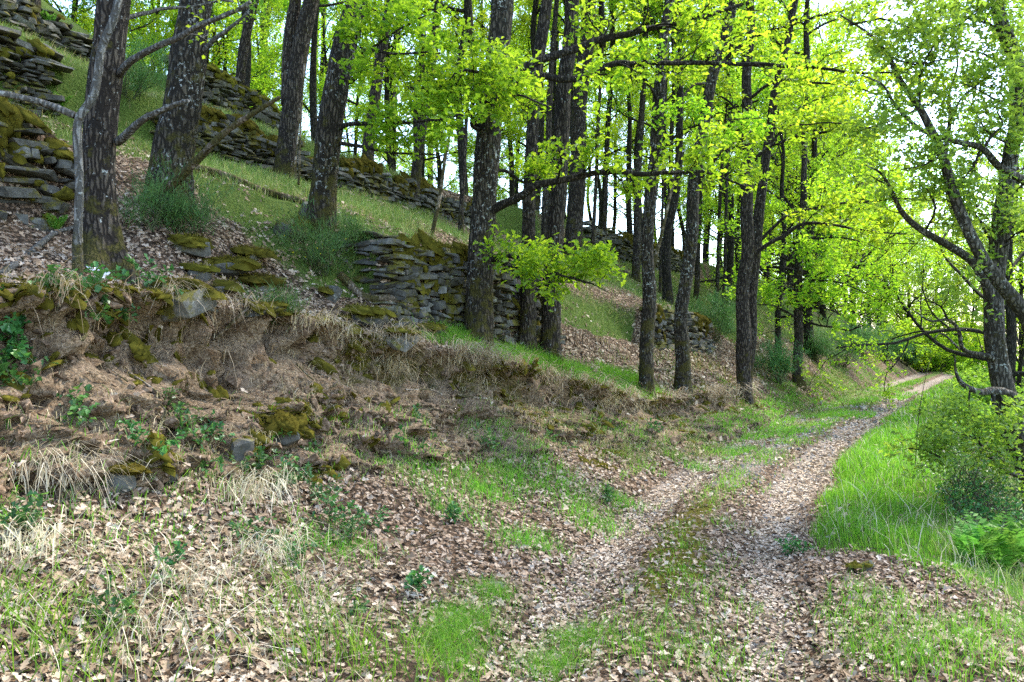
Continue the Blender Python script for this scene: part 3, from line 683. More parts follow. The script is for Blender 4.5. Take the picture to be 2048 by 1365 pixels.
class Limbs:
    """branches of one tree given as world polylines, with side twigs and leaf rosettes"""
    def __init__(s, seed): s.tbs = []; s.nodes = []; s.rg = np.random.default_rng(seed)
    def limb(s, pts, r0, r1, leafy=(.25, 1.0), twigs=14, tl=.55, base=None, side=.9, up=.12, wob=.0, lev=1):
        s.tb = Tubes(); s.tbs.append(s.tb)
        P = np.array([base if (base is not None and i == 0) else px(*q) for i, q in enumerate(pts)]); R = np.linspace(r0, r1, len(P))
        Ps, Rs = smooth_path(P, R, .10); Ps[1:-1] += np.cumsum(s.rg.normal(size=(len(Ps) - 2, 3)) * .004, 0) * 1.0
        Ps = Ps + .022 * np.stack([vnoise(np.arange(len(Ps)) * .35, k * 7.1 + r0 * 91) for k in range(3)], -1) * (np.arange(len(Ps)) > 2)[:, None]
        s.tb.add(Ps, Rs, 8 if r0 > .025 else 5, .12, r0 * 77)
        T = unit(np.gradient(Ps, axis=0))
        twigs = int(math.ceil(twigs * .62))
        for k in range(twigs):
            f = leafy[0] + (leafy[1] - leafy[0]) * (k + s.rg.random()) / twigs; i = min(int(f * (len(Ps) - 1)), len(Ps) - 1)
            sd = unit(np.cross(T[i], s.rg.normal(size=3)) * np.array([1, 1, .35])); d = T[i] * .55 + sd * side + np.array([0, 0, up])
            grow(s.tb, s.nodes, Ps[i], d, tl * s.rg.uniform(.6, 1.4), max(.004, Rs[i] * .4), 0, s.rg, lev, (4, 3), .10, (5, 4, 3), .26, .6, .3)
    def parts(s, root, mat, per=4, size=.085, kind='lobed', leaf='oak_leaf', off=(0, 0, 0)):
        for tb_ in s.tbs: obj('branch', tb_.mesh('branch'), mat, root, -np.array(root.location))
        if s.nodes:
            obj('leaves', leaf_cloud('leaves', s.nodes, per, size * .84, s.rg, kind, .055, .66), M[leaf], root, -np.array(root.location))
def oak(label, pts, w, bark='bark', top=0, topscale=1.0, group=None, flare=.6, sides=22, Y=None, lean=0.0, name='oak_tree', step=.06, base_w=None, cat='tree', sink=.35):
    """pts: photo pixels from the foot up; w: width in pixels at the foot and at the last point"""
    if Y is None: B, _ = on_ground(*pts[0])
    else: B = px(*pts[0], Y)
    Y0 = B[1]; P = [px(u, v, Y0 + lean * i) for i, (u, v) in enumerate(pts)]; P[0] = B
    w = (w[0] * .86, w[1] * .82); k = Y0 / FPX; R = [w[0] * k / 2] + [np.interp(i, [0, len(pts) - 1], [w[0], w[1]]) * k / 2 for i in range(1, len(pts))]
    d = unit(P[-1] - P[-2]); d[2] = max(d[2], .9); d = unit(d); ext = P[-1] + d * 1.3; P.append(ext); R.append(R[-1] * .92)
    P = [P[0] + np.array([0, 0, -sink])] + P; R = [R[0] * 1.05] + R
    Ps, Rs = smooth_path(P, R, step); seed = pts[0][0] * .013
    Ps[:, :2] += .25 * R[0] * np.stack([vnoise(Ps[:, 2] * 1.1, seed), vnoise(Ps[:, 2] * 1.1, seed + 40)], -1) * sstep(0, 1, Ps[:, 2] - Ps[0, 2])[:, None]
    root = thing(name, B, label, cat, group)
    tb = Tubes(); tb.add(Ps - B, Rs, sides, .13, seed, flare, sink=sink); obj('trunk', tb.mesh('trunk'), M[bark], root)
    if top is not None:
        bm_, lm_ = TOPS[top % 2]; sc_ = Rs[-1] / .11
        for nme, me, mt in (('upper_branches', bm_, M['bark_far']), ('crown', lm_, M['oak_leaf'])):
            o = obj(nme, me, mt, root, Ps[-1] - B); s_ = topscale * max(.8, min(1.25, sc_)); o.scale = (s_, s_, s_); o.rotation_euler = (0, 0, seed * 5)
    return root, B, Ps

# the thick trunks on the left
r, B, _ = oak('thick furrowed oak trunk with moss-covered foot, leftmost of the large trees', [(205, 545), (203, 420), (200, 300), (212, 150), (224, 0)], (80, 72), 'bark', 0, flare=.85, sides=32, step=.05)
lb = Limbs(1)
lb.limb([(245, 275, B[1] - .05), (300, 235, B[1] - .25), (380, 205, B[1] - .4)], .040, .016, (.9, 1), 0, base=px(235, 285, B[1]))
lb.limb([(240, 150, B[1]), (290, 105, B[1] - .3), (390, 62, B[1] - .5), (500, 5, B[1] - .7)], .032, .016, (.6, 1), 3, .25)
lb.limb([(235, 40, B[1]), (300, 30, B[1] + .3), (380, 22, B[1] + .5), (470, 5, B[1] + .5)], .022, .010, (.5, 1), 2, .25)
lb.parts(r, M['bark_grey'], 1, .06)
Y1 = B[1]
r, B, _ = oak('slender smooth grey tree crossing in front of the leftmost thick trunk', [(156, 480), (160, 360), (157, 250), (190, 190), (205, 100), (232, 30), (245, -40)], (19, 20), 'bark_grey', None, flare=.3, sides=14, Y=Y1 - .55, name='slender_tree')
lb = Limbs(2); lb.limb([(150, 232, B[1]), (105, 213, B[1]), (50, 196, B[1] - .1), (-20, 182, B[1] - .2)], .030, .022, (.5, 1), 0); lb.parts(r, M['bark_grey'])
r, B, _ = oak('thick lichen-spotted oak trunk second from left, broom growing at its foot', [(338, 420), (350, 300), (368, 200), (380, 90), (392, 0)], (92, 80), 'bark_mossy', 1, sides=32, step=.05, flare=.45)
lb = Limbs(3); lb.limb([(400, 110, B[1]), (450, 60, B[1] - .2), (500, 20, B[1] - .3)], .030, .012, (.6, 1), 2, .3); lb.parts(r, M['bark_grey'], 2, .07)
r, B, _ = oak('forked oak trunk third from left, its two stems dividing above a grassy terrace', [(566, 362), (572, 290), (583, 200), (602, 90), (622, 0)], (50, 36), 'bark', 0, sides=24)
lb = Limbs(4); lb.limb([(578, 210, B[1]), (578, 110, B[1] + .1), (590, 0, B[1] + .1), (600, -120, B[1] + .1)], .125, .09, (.8, 1), 0); lb.parts(r, M['bark'])
r, B, _ = oak('mossy-footed oak trunk leaning right above the dark green broom bush', [(640, 470), (650, 370), (664, 250), (690, 110), (715, 0)], (66, 52), 'bark_mossy', 1, sides=28, step=.05, flare=.5)
lb = Limbs(5); Yb = B[1]
lb.limb([(668, 262, Yb), (705, 248, Yb - .2), (760, 245, Yb - .5), (830, 240, Yb - .9), (920, 228, Yb - 1.2)], .036, .012, (.35, 1), 16, .4)
lb.limb([(665, 285, Yb), (720, 295, Yb - .2), (800, 312, Yb - .4), (880, 315, Yb - .5)], .030, .008, (.5, 1), 8, .3)
lb.limb([(700, 165, Yb), (722, 140, Yb - .3), (728, 100, Yb - .6), (790, 110, Yb - .9), (880, 105, Yb - 1.1)], .030, .010, (.3, 1), 22, .45)
lb.limb([(730, 105, Yb - .6), (800, 60, Yb - 1), (850, 30, Yb - 1.2)], .015, .008, (.2, 1), 8, .4)
lb.parts(r, M['bark_far'], 4, .10)
r, B, _ = oak('tall dark central oak trunk with bright low leaf sprays, in front of broken wall', [(955, 690), (960, 560), (966, 420), (978, 250), (992, 120), (1008, 0)], (66, 52), 'bark_mossy', 0, sides=28, step=.05, flare=.35)
lb = Limbs(6); Yc = B[1]
lb.limb([(975, 425, Yc), (1030, 395, Yc - .3), (1090, 365, Yc - .5), (1180, 350, Yc - .6), (1300, 350, Yc - .6), (1400, 345, Yc - .5), (1500, 372, Yc - .2)], .065, .012, (.3, 1), 26, .5)
lb.limb([(985, 518, Yc), (1010, 512, Yc - .2), (1045, 522, Yc - .35)], .052, .030, (.9, 1), 1, .3)
lb.limb([(1010, 532, Yc - .2), (1060, 545, Yc - .5), (1120, 550, Yc - .8), (1190, 570, Yc - 1.0)], .020, .008, (.1, 1), 26, .40, up=.2)
lb.limb([(1110, 545, Yc - .8), (1160, 560, Yc - .9), (1215, 585, Yc - 1.1)], .010, .005, (.1, 1), 10, .32)
lb.limb([(955, 255, Yc), (930, 215, Yc - .5), (880, 190, Yc - .9), (820, 175, Yc - 1.3)], .030, .010, (.2, 1), 22, .5)
lb.limb([(960, 262, Yc), (940, 245, Yc - .4), (960, 210, Yc - .9), (1030, 190, Yc - 1.3), (1100, 215, Yc - 1.6)], .03, .010, (.25, 1), 24, .48)
lb.limb([(985, 215, Yc), (1000, 165, Yc - .6), (930, 140, Yc - 1.2), (900, 160, Yc - 1.3)], .03, .010, (.25, 1), 22, .45)
lb.limb([(985, 170, Yc), (1060, 125, Yc + .1), (1150, 90, Yc + .2), (1260, 55, Yc + .3), (1400, 25, Yc + .5), (1520, -20, Yc + .8)], .075, .022, (.3, 1), 22, .55)
lb.limb([(985, 190, Yc), (1070, 155, Yc + .2), (1150, 155, Yc + .3), (1250, 128, Yc + .4), (1390, 128, Yc + .3), (1560, 130, Yc), (1700, 140, Yc - .3), (1840, 143, Yc - .4)], .065, .010, (.25, 1), 34, .6)
lb.limb([(970, 345, Yc), (1010, 340, Yc + .2), (1050, 360, Yc + .4), (1100, 352, Yc + .6)], .03, .010, (.4, 1), 8, .35)
lb.parts(r, M['bark_far'], 4, .10)

# the slim trunks right of the central oak, front row
r, B, _ = oak('slim dark trunk just right of the central oak, standing against the wall end', [(1053, 700), (1058, 560), (1060, 420), (1066, 250), (1080, 100), (1092, 0)], (36, 28), 'bark', 1, sides=18)
r, B, _ = oak('slim lichen-speckled trunk, second right of the central oak, foot in dead leaves', [(1096, 715), (1105, 560), (1118, 400), (1126, 250), (1135, 120), (1144, 0)], (44, 34), 'bark', 0, sides=20)
r, B, _ = oak('sturdy dark trunk rising behind the low bright leaf spray', [(1146, 520), (1152, 400), (1160, 250), (1172, 100), (1180, 0)], (42, 34), 'bark', 1, sides=16, group=None)
r, B, _ = oak('knotty slim oak at the lip of the bank with bright grass round its foot', [(1288, 790), (1294, 690), (1300, 590), (1294, 470), (1310, 320), (1318, 200), (1334, 60), (1342, 0)], (35, 24), 'bark_mossy', 0, sides=20, step=.05)
lb = Limbs(7); Yd = B[1]
lb.limb([(1312, 330, Yd), (1350, 270, Yd - .2), (1430, 240, Yd - .4), (1520, 235, Yd - .6)], .03, .008, (.3, 1), 12, .5)
lb.limb([(1320, 210, Yd), (1290, 160, Yd - .3), (1240, 120, Yd - .4)], .03, .010, (.4, 1), 8, .5); lb.parts(r, M['bark_far'], 4, .105, 'plain')
r, B, _ = oak('crooked slim oak bulging at mid height, next right of the knotty bank oak', [(1362, 785), (1364, 700), (1362, 620), (1380, 500), (1388, 400), (1402, 290), (1425, 150), (1470, 0)], (36, 24), 'bark_mossy', 1, sides=20, step=.05)
lb = Limbs(8); Ye = B[1]
lb.limb([(1392, 380, Ye), (1430, 320, Ye - .2), (1500, 270, Ye - .4), (1600, 250, Ye - .8), (1740, 250, Ye - 1.2)], .035, .008, (.35, 1), 16, .55)
lb.limb([(1430, 140, Ye), (1500, 80, Ye - .3), (1620, 40, Ye - .7), (1740, 10, Ye - 1)], .045, .012, (.3, 1), 16, .6); lb.parts(r, M['bark_far'], 4, .105, 'plain')
r, B, _ = oak('left stem of the pair of straight dark oaks overhanging the track', [(1478, 800), (1484, 680), (1490, 560), (1493, 400), (1494, 250), (1497, 150)], (36, 22), 'bark', 0, sides=20, step=.05)
lb = Limbs(9); Yf = B[1]
lb.limb([(1500, 510, Yf), (1560, 478, Yf - .2), (1610, 450, Yf - .4), (1670, 452, Yf - .6), (1740, 462, Yf - .8), (1830, 470, Yf - 1.0)], .05, .012, (.35, 1), 22, .6)
lb.limb([(1500, 325, Yf), (1560, 285, Yf - .3), (1650, 265, Yf - .7), (1745, 248, Yf - 1.1)], .05, .012, (.35, 1), 20, .6)
lb.limb([(1496, 200, Yf), (1560, 160, Yf - .4), (1680, 170, Yf - .9), (1800, 200, Yf - 1.4)], .04, .010, (.3, 1), 20, .6)
lb.limb([(1495, 240, Yf), (1440, 190, Yf - .3), (1390, 170, Yf - .4)], .03, .010, (.3, 1), 8, .5); lb.parts(r, M['bark_far'], 4, .115, 'plain')
r, B, _ = oak('right stem of the pair of straight dark oaks overhanging the track', [(1497, 792), (1500, 680), (1506, 560), (1518, 430), (1530, 320), (1550, 200), (1575, 80)], (30, 18), 'bark', 1, sides=18, step=.05)
lb = Limbs(10); Yg = B[1]
lb.limb([(1512, 490, Yg), (1580, 430, Yg - .2), (1680, 405, Yg - .5), (1790, 395, Yg - .8), (1850, 400, Yg - 1)], .04, .010, (.3, 1), 22, .7)
lb.limb([(1535, 300, Yg), (1600, 215, Yg - .3), (1700, 180, Yg - .6)], .03, .010, (.3, 1), 14, .6); lb.parts(r, M['bark_far'], 4, .115, 'plain')
r, B, _ = oak('lone slim dark trunk on the bank just before the track bends', [(1597, 768), (1597, 680), (1598, 560), (1604, 400), (1612, 250)], (24, 14), 'bark', 0, sides=14)
lb = Limbs(11); Yh = B[1]
for k, (u, v, u2, v2) in enumerate([(1598, 640, 1500, 610), (1598, 620, 1700, 640), (1600, 560, 1760, 600), (1600, 540, 1500, 500), (1602, 480, 1780, 500), (1604, 420, 1760, 410), (1598, 590, 1670, 540)]):
    lb.limb([(u, v, Yh), ((u + u2) / 2, (v + v2) / 2 - 14, Yh - .6), (u2, v2, Yh - 1.0)], .035, .008, (.15, 1), 16, .75, up=.05)
lb.parts(r, M['bark_far'], 4, .12, 'plain')

# trunks of the middle distance
mid = [([(470, 232), (480, 140), (500, 30), (508, 0)], (27, 24), 'slanting slim trunk on the upper terrace, left of a straighter twin'),
       ([(521, 180), (528, 90), (541, 0)], (25, 22), 'straighter slim trunk on the upper terrace, right of the slanting one'),
       ([(735, 350), (748, 200), (770, 60), (785, 0)], (33, 26), 'dark trunk rising through the wall behind the left leaf spray'),
       ([(778, 322), (785, 200), (795, 60), (800, 0)], (24, 20), 'thin dark trunk close right of the one rising through the wall'),
       ([(828, 400), (842, 280), (862, 130), (878, 0)], (28, 22), 'dark trunk standing in grass against the long low wall'),
       ([(858, 360), (862, 260), (868, 130), (880, 0)], (18, 14), 'thin straight trunk on top of the long low wall'),
       ([(921, 470), (924, 390), (930, 300), (934, 220)], (15, 10), 'thin pole-like trunk in the grass left of the central oak'),
       ([(1090, 500), (1094, 350), (1100, 200), (1110, 60)], (20, 15), 'thin trunk seen between the two slim trunks right of centre'),
       ([(1185, 535), (1188, 440), (1194, 330), (1200, 200)], (12, 9), 'very thin leaning stem left of the fallen pole on the slope'),
       ([(1208, 500), (1212, 400), (1216, 300), (1222, 180)], (13, 9), 'very thin upright stem above the fallen pole on the slope'),
       ([(1271, 560), (1275, 420), (1281, 290), (1288, 150)], (22, 16), 'straight dark trunk behind the knotty bank oak, beside far wall'),
       ([(1320, 590), (1322, 500), (1326, 380), (1330, 250)], (9, 7), 'stick-thin stem right of the leaning bleached pole'),
       ([(1336, 575), (1338, 460), (1342, 330), (1346, 200)], (15, 11), 'thin dark trunk on the slope between bank oaks'),
       ([(1392, 600), (1398, 480), (1402, 340), (1412, 200)], (15, 11), 'thin trunk half hidden by the crooked slim oak'),
       ([(1432, 620), (1436, 520), (1440, 400), (1448, 280)], (11, 8), 'thin trunk on the slope left of the dark pair'),
       ([(1447, 640), (1449, 540), (1452, 430), (1456, 300)], (10, 8), 'thin pale trunk closest left of the dark pair'),
       ([(72, 72), (70, 0), (70, -60)], (28, 26), 'dark trunk base on the second terrace in the upper left corner'),
       ([(304, 92), (306, 0), (308, -60)], (13, 12), 'thin dark trunk on the skyline between the two thickest trunks'),
       ([(640, 235), (646, 120), (652, 0)], (13, 11), 'thin trunk on the skyline right of the forked oak'),
       ([(625, 250), (632, 120), (640, 0)], (11, 9), 'thinner stem close beside the forked oak on the skyline')]
for i, (p_, w_, l_) in enumerate(mid):
    oak(l_, p_, (w_[0] * .9, w_[1] * .85), 'bark', i, group='slim trunks of the middle distance', sides=12, step=.16, flare=.4, topscale=1.0)
# far trees up the track, each with its whole crown
def far_tree(x, y, k, s, rz, label, group, z=None, leaf='oak_leaf'):
    tr, br, cr = PROTO[k % len(PROTO)]; z = ter1(x, y) if z is None else z
    root = thing('oak_tree', (x, y, z), label, 'tree', group); root.rotation_euler = (0, 0, rz); root.scale = (s, s, s)
    obj('trunk', tr, M['bark_far'], root); obj('branches', br, M['bark_far'], root); obj('crown', cr, M['oak_leaf'], root)
    return root
rg = np.random.default_rng(77); far = []
def try_place(n, tr_, qr_, dmin, keep=None):
    c = 0
    for _ in range(4000):
        if c >= n: break
        t = rg.uniform(*tr_); q = rg.uniform(*qr_); x, y = xy(t, q + float(bend(t)))
        u = CU + x / y * FPX if y > 1 else -9999
        if y < 9 or u < -350 or u > 2500: continue
        if keep and not keep(t, q, x, y, u): continue
        if all((x - a_) ** 2 + (y - b_) ** 2 > dmin ** 2 for a_, b_, *_ in far): far.append((x, y, t, q, u)); c += 1
    return c
try_place(44, (5, 36), (2.3, 13), 1.7, lambda t, q, x, y, u: u < 1800)
try_place(34, (-6, 30), (10.0, 26), 2.0, lambda t, q, x, y, u: u > 200 and y > 18)
nh = len(far)
try_place(15, (12, 50), (.9, 5.0), 2.4, lambda t, q, x, y, u: u > 1540)
nb_ = len(far)
try_place(16, (9, 60), (-16, -4.2), 3.4, lambda t, q, x, y, u: u > 1890)
try_place(14, (44, 90), (-8, 12), 3.2, lambda t, q, x, y, u: 1450 < u < 2150)
for u_, Y_ in ((1770, 56), (1815, 50), (1850, 60), (1885, 52), (1930, 58), (1975, 50), (1840, 72), (1905, 70)):
    x_ = (u_ - CU) / FPX * Y_; far.append((x_, float(Y_), 0, 0, u_))
for i, (x, y, t, q, u) in enumerate(far):
    if i < nh:
        zs = [(470, 'behind the two thickest trunks, upper left'), (640, 'seen between the forked and slanting trunks, upper left'), (960, 'seen between the mossy-footed oak and the central oak'), (1140, 'seen just right of the central oak'), (1280, 'seen left of the knotty bank oak'), (1380, 'seen between the knotty and the crooked bank oaks'), (1490, 'seen between the crooked oak and the dark pair'), (1600, 'seen between the dark pair and the lone slim trunk'), (9999, 'seen right of the lone slim trunk')]
        zl = [b_ for a_, b_ in zs if u < a_][0]; fr = 'distant' if y > 27 else 'nearer'
        lab, grp = '%s background oak %s' % (fr, zl), 'background oaks on the hillside'
    elif i < nb_:
        zl = [b_ for a_, b_ in [(1620, 'straight behind the lone slim trunk'), (1680, 'just right of the lone slim trunk'), (1740, 'above the large dark broom bushes'), (1800, 'above the last broom bushes'), (9999, 'where the track vanishes')] if u < a_][0]
        lab, grp = '%s bright oak by the far bend, %s' % ('distant' if y > 32 else 'nearer', zl), 'oaks beside the far bend'
    else:
        zl = [b_ for a_, b_ in [(1700, 'behind the far hillside trunks'), (1860, 'beyond the vanishing point of the track'), (1960, 'left of the gnarled trunk'), (2060, 'behind the gnarled trunk'), (9999, 'right of the gnarled trunk, cut by the edge')] if u < a_][0]
        lab, grp = '%s pale valley-side tree %s' % ('far' if y > 34 else 'middle' if y > 20 else 'near', zl), 'valley side trees'
    far_tree(x, y, int(rg.choice([0, 1, 3, 0, 1, 3, 4] if i < nh else [2, 4, 2, 3])), rg.uniform(.8, 1.15), rg.uniform(0, 6.28), lab, grp)

for k, (u_, Y_, lab) in enumerate([(60, 19, 'leafy tree above the topmost wall, in the very corner'), (150, 21, 'leafy tree above the topmost wall, left of the thick trunk'), (240, 20, 'leafy tree on the skyline right of the leftmost thick trunk'), (430, 24, 'leafy tree on the skyline right of the second thick trunk')]):
    x_ = (u_ - CU) / FPX * Y_; far_tree(x_, Y_, (4, 2, 4, 2)[k], .75, k * 1.3, lab, 'background oaks on the hillside')
# the gnarled tree at the right edge
root = thing('gnarled_oak_tree', (px(2080, 1010, 9.6)[0], 9.6, px(2080, 1010, 9.6)[2] - .6), 'gnarled mossy oak with twisting limbs at the right edge below the track', 'tree')
RB = np.array(root.location); Yr = 9.6
tb = Tubes()
def rtube(pts, r0, r1, sides=16, bark=.14, n=None):
    P = np.array([px(*q) for q in pts]); Ps, Rs = smooth_path(P, np.linspace(r0, r1, len(P)) * .68, .06); tb.add(Ps - RB, Rs, sides, bark, r0 * 31)
rtube([(2085, 1080, Yr), (2062, 960, Yr), (2030, 860, Yr), (2008, 780, Yr), (1992, 690, Yr), (1988, 600, Yr), (1996, 500, Yr), (2008, 400, Yr), (2022, 300, Yr), (2040, 215, Yr), (2030, 120, Yr), (2000, 40, Yr), (1985, -60, Yr)], .21, .10, 24)
rtube([(1990, 640, Yr), (1972, 570, Yr - .1), (1945, 525, Yr - .2), (1895, 490, Yr - .3), (1845, 462, Yr - .4), (1808, 430, Yr - .5), (1790, 398, Yr - .6), (1765, 350, Yr - .8), (1730, 330, Yr - .9)], .10, .010)
rtube([(2090, 720, Yr - .4), (2050, 630, Yr - .5), (1995, 560, Yr - .6), (1955, 500, Yr - .7), (1915, 410, Yr - .8), (1885, 310, Yr - .8), (1862, 260, Yr - .8), (1838, 215, Yr - .8), (1800, 160, Yr - .8), (1775, 110, Yr - .8), (1740, 70, Yr - .9), (1680, 30, Yr - .9)], .13, .012)
rtube([(1925, 470, Yr + .1), (1900, 400, Yr + .1), (1890, 320, Yr + .1), (1900, 240, Yr + .1), (1898, 190, Yr), (1915, 130, Yr), (1905, 60, Yr)], .06, .008)
rtube([(2090, 390, Yr - .3), (2048, 362, Yr - .4), (1998, 333, Yr - .5), (1962, 296, Yr - .6), (1905, 282, Yr - .8), (1840, 258, Yr - 1), (1790, 210, Yr - 1.1), (1765, 170, Yr - 1.2), (1720, 150, Yr - 1.2)], .075, .008)
rtube([(1965, 300, Yr - .6), (1985, 270, Yr - .6), (2005, 250, Yr - .6), (1995, 225, Yr - .7)], .03, .012, 8)
rtube([(2015, 735, Yr), (1975, 712, Yr - .1), (1928, 700, Yr - .3), (1917, 660, Yr - .4), (1895, 640, Yr - .5), (1860, 642, Yr - .6), (1828, 622, Yr - .7)], .05, .012, 10)
rtube([(1920, 700, Yr - .3), (1885, 668, Yr - .4), (1868, 678, Yr - .5)], .022, .008, 7)
rtube([(2060, 820, Yr - .3), (2020, 790, Yr - .4), (1985, 782, Yr - .5), (1958, 785, Yr - .6), (1925, 768, Yr - .7), (1912, 745, Yr - .7), (1910, 712, Yr - .7)], .095, .010, 12)
rtube([(1985, 785, Yr - .5), (1990, 820, Yr - .5), (2012, 838, Yr - .5), (2035, 850, Yr - .5)], .035, .02, 9)
rtube([(1940, 778, Yr - .6), (1938, 810, Yr - .6), (1946, 832, Yr - .6)], .018, .006, 7)
rtube([(2090, 960, Yr - .6), (2030, 950, Yr - .7), (1990, 925, Yr - .8), (1968, 895, Yr - .9), (1995, 905, Yr - 1.0), (2030, 895, Yr - 1.0)], .045, .012, 9)
rtube([(1968, 895, Yr - .9), (1920, 905, Yr - 1.0), (1880, 915, Yr - 1.1)], .015, .006, 6)
obj('trunk', tb.mesh('trunk'), M['bark_pale'], root)
lb = Limbs(20)
for pts, tw, tl_ in [([(1808, 430, Yr - .5), (1780, 380, Yr - .7), (1740, 350, Yr - .9)], 12, .5), ([(1838, 215, Yr - .8), (1790, 240, Yr - 1), (1720, 260, Yr - 1.2)], 16, .5),
                 ([(1900, 240, Yr), (1930, 190, Yr - .2), (1980, 150, Yr - .3)], 16, .5), ([(1885, 310, Yr - .8), (1850, 330, Yr - 1), (1800, 340, Yr - 1.1)], 12, .45),
                 ([(2030, 150, Yr), (1960, 110, Yr - .2), (1880, 90, Yr - .4)], 22, .55), ([(2010, 60, Yr), (1930, 40, Yr - .2), (1850, 20, Yr - .4)], 22, .55), ([(2035, 190, Yr), (2070, 130, Yr), (2100, 80, Yr)], 12, .5),
                 ([(1996, 500, Yr), (2030, 470, Yr - .2), (2070, 450, Yr - .3)], 12, .45), ([(1960, 540, Yr - .2), (1930, 450, Yr - .3), (1960, 400, Yr - .4)], 12, .4),
                 ([(1838, 215, Yr - .8), (1840, 140, Yr - .9), (1870, 80, Yr - 1)], 14, .5), ([(1962, 296, Yr - .6), (1940, 340, Yr - .7), (1900, 380, Yr - .8)], 10, .4),
                 ([(2000, 333, Yr - .5), (2020, 300, Yr - .6), (2060, 280, Yr - .6)], 10, .4), ([(1895, 640, Yr - .5), (1880, 615, Yr - .6), (1840, 600, Yr - .7)], 8, .35), ([(1880, 915, Yr - 1.1), (1850, 905, Yr - 1.2), (1815, 900, Yr - 1.3)], 14, .35, ),
                 ([(1968, 895, Yr - .9), (1950, 880, Yr - 1.1), (1920, 870, Yr - 1.2)], 14, .4), ([(2030, 900, Yr - 1), (2000, 870, Yr - 1.2), (1980, 850, Yr - 1.3)], 16, .4), ([(1700, 50, Yr - .9), (1760, 40, Yr - 1), (1820, 60, Yr - 1.1)], 20, .55), ([(1905, 60, Yr), (1950, 30, Yr - .3), (2010, 10, Yr - .5)], 20, .55), ([(1775, 110, Yr - .8), (1830, 130, Yr - 1), (1890, 120, Yr - 1.2)], 18, .5), ([(2025, 300, Yr), (1990, 270, Yr - .4), (1940, 230, Yr - .6)], 16, .5), ([(2020, 420, Yr), (1980, 430, Yr - .4), (1930, 420, Yr - .6)], 14, .45), ([(2040, 215, Yr), (1990, 200, Yr - .5), (1930, 170, Yr - .9)], 18, .5), ([(1850, 462, Yr - .4), (1870, 420, Yr - .6), (1850, 380, Yr - .8)], 12, .4), ([(2030, 895, Yr - 1), (2060, 1010, Yr - 1.4), (2020, 1020, Yr - 1.6)], 18, .35)]:
    lb.limb(pts, .016, .006, (.05, 1), tw, tl_)
lb.parts(root, M['bark_far'], 3, .085, 'lobed', 'oak_leaf_pale')
obj('crown', TOPS[0][1], M['oak_leaf'], root, px(1985, -60, Yr) - RB); obj('upper_branches', TOPS[0][0], M['bark_far'], root, px(1985, -60, Yr) - RB)

# ------------------------------------------------------------------ fallen leaves
def scatter(n, tr_, qr_, dens, lod0, lodp, seed, umin=-420, umax=2400):
    rg = np.random.default_rng(seed); t = rg.uniform(*tr_, n); q = rg.uniform(*qr_, n)
    x, y = xy(t, q + bend(t)); u = CU + x / np.maximum(y, .5) * FPX
    d = np.hypot(x, y); pr = dens(t, q) * np.minimum(1, (lod0 / np.maximum(d, .1)) ** lodp)
    k = (rg.random(n) < pr) & (u > umin) & (u < umax) & (y > 1.8)
    t, q = t[k], q[k]; P, N = surf(t, q); return t, q, P, N, np.linalg.norm(P - np.array([0, 0, EYE]), axis=1), rg
def litter_density(t, q):
    v = q - ptrack(t); qe = q_edge(t); qf = np.maximum(qe - w_face(t), ptrack(t) + 1.0)
    d = np.ones_like(t)
    big = fbm(t * .9, q * .9, 4.0, 3)
    far_ = sstep(-4.8, -1.5, t)
    rut = np.exp(-((np.abs(v) - .64) / .3) ** 2)
    d = np.where(np.abs(v) < 1.0, 1 - far_ * (.45 + .25 * rut), d)
    d = d * (1 - (.68 + .25 * sstep(-5.5, -3.5, t)) * np.exp(-((v - .03) / .34) ** 2)); d = np.where((v > .9) & (q < qf), d * (1 - .55 * sstep(.1, .5, fbm(t * .9, q * .9, 12.0, 2))), d)
    d = np.where((v < -.95) & (t > -5.1), .12, d); d = np.where(v < -2.3, .25, d)
    d = np.where((q > qf - .05) & (q < qe), .13 + .10 * (t > 3), d)
    d = np.where((q > qf - .5) & (q < qf), d * (.65 + .3 * big), d)
    d = np.where(q > qe, .75 + .5 * big, d)
    d = d * np.where(np.abs(v) > 1.0, np.clip(.78 + .7 * fbm(t * 1.7, q * 1.7, 21.0, 3), .1, 1), 1); d = np.where((np.abs(np.abs(v) - .64) < .25), d * .38, d)
    ter_ = sstep(1.45, 1.7, q) * np.where((t > -5) , 1, 1 - .0)
    d = np.where((q > 1.5) & ((t > -5)), .04 + .4 * big, d)
    return np.clip(d, 0, 1)
t, q, P, N, D, rg = scatter(460000, (-11.8, 16), (-6.5, 5.3), litter_density, 6.0, 1.6, 101)
def lay(name, k, kind, size, seed):
    rg = np.random.default_rng(seed); n = int(k.sum()); a_ = rg.uniform(0, 2 * PI, n)
    nn = unit(N[k] + rg.normal(size=(n, 3)) * .24); d = np.stack([np.cos(a_), np.sin(a_), np.zeros(n)], -1); d = unit(d - nn * (d * nn).sum(1, keepdims=True) + rg.normal(size=(n, 3)) * .12)
    pos = P[k] + N[k] * rg.uniform(.0, .032, n)[:, None]
    return leaves_mesh(name, pos, d, nn, size * rg.choice([.5, .7, .85, 1.0, 1.25], n) * rg.uniform(.85, 1.2, n) * np.maximum(1, (D[k] / 7) ** .55), kind, .5, rng=rg, rnd=np.clip(rg.beta(1.6, 1.75, n), 0, 1))
for nme, k, kd, sz, lab in (('fallen_leaves', D < 5.6, 'oak', .053, 'curled pale brown oak leaves carpeting the near track and verge'),
                            ('fallen_leaves', (D >= 5.6) & (D < 11), 'lobed', .051, 'brown fallen oak leaves lying over the slope and middle track'),
                            ('fallen_leaves', D >= 11, 'plain', .062, 'distant brown leaf litter on terraces and along the far track')):
    tag(obj(nme, lay(nme, k, kd, sz, 7), M['litter']), lab, 'leaves', kind='stuff')

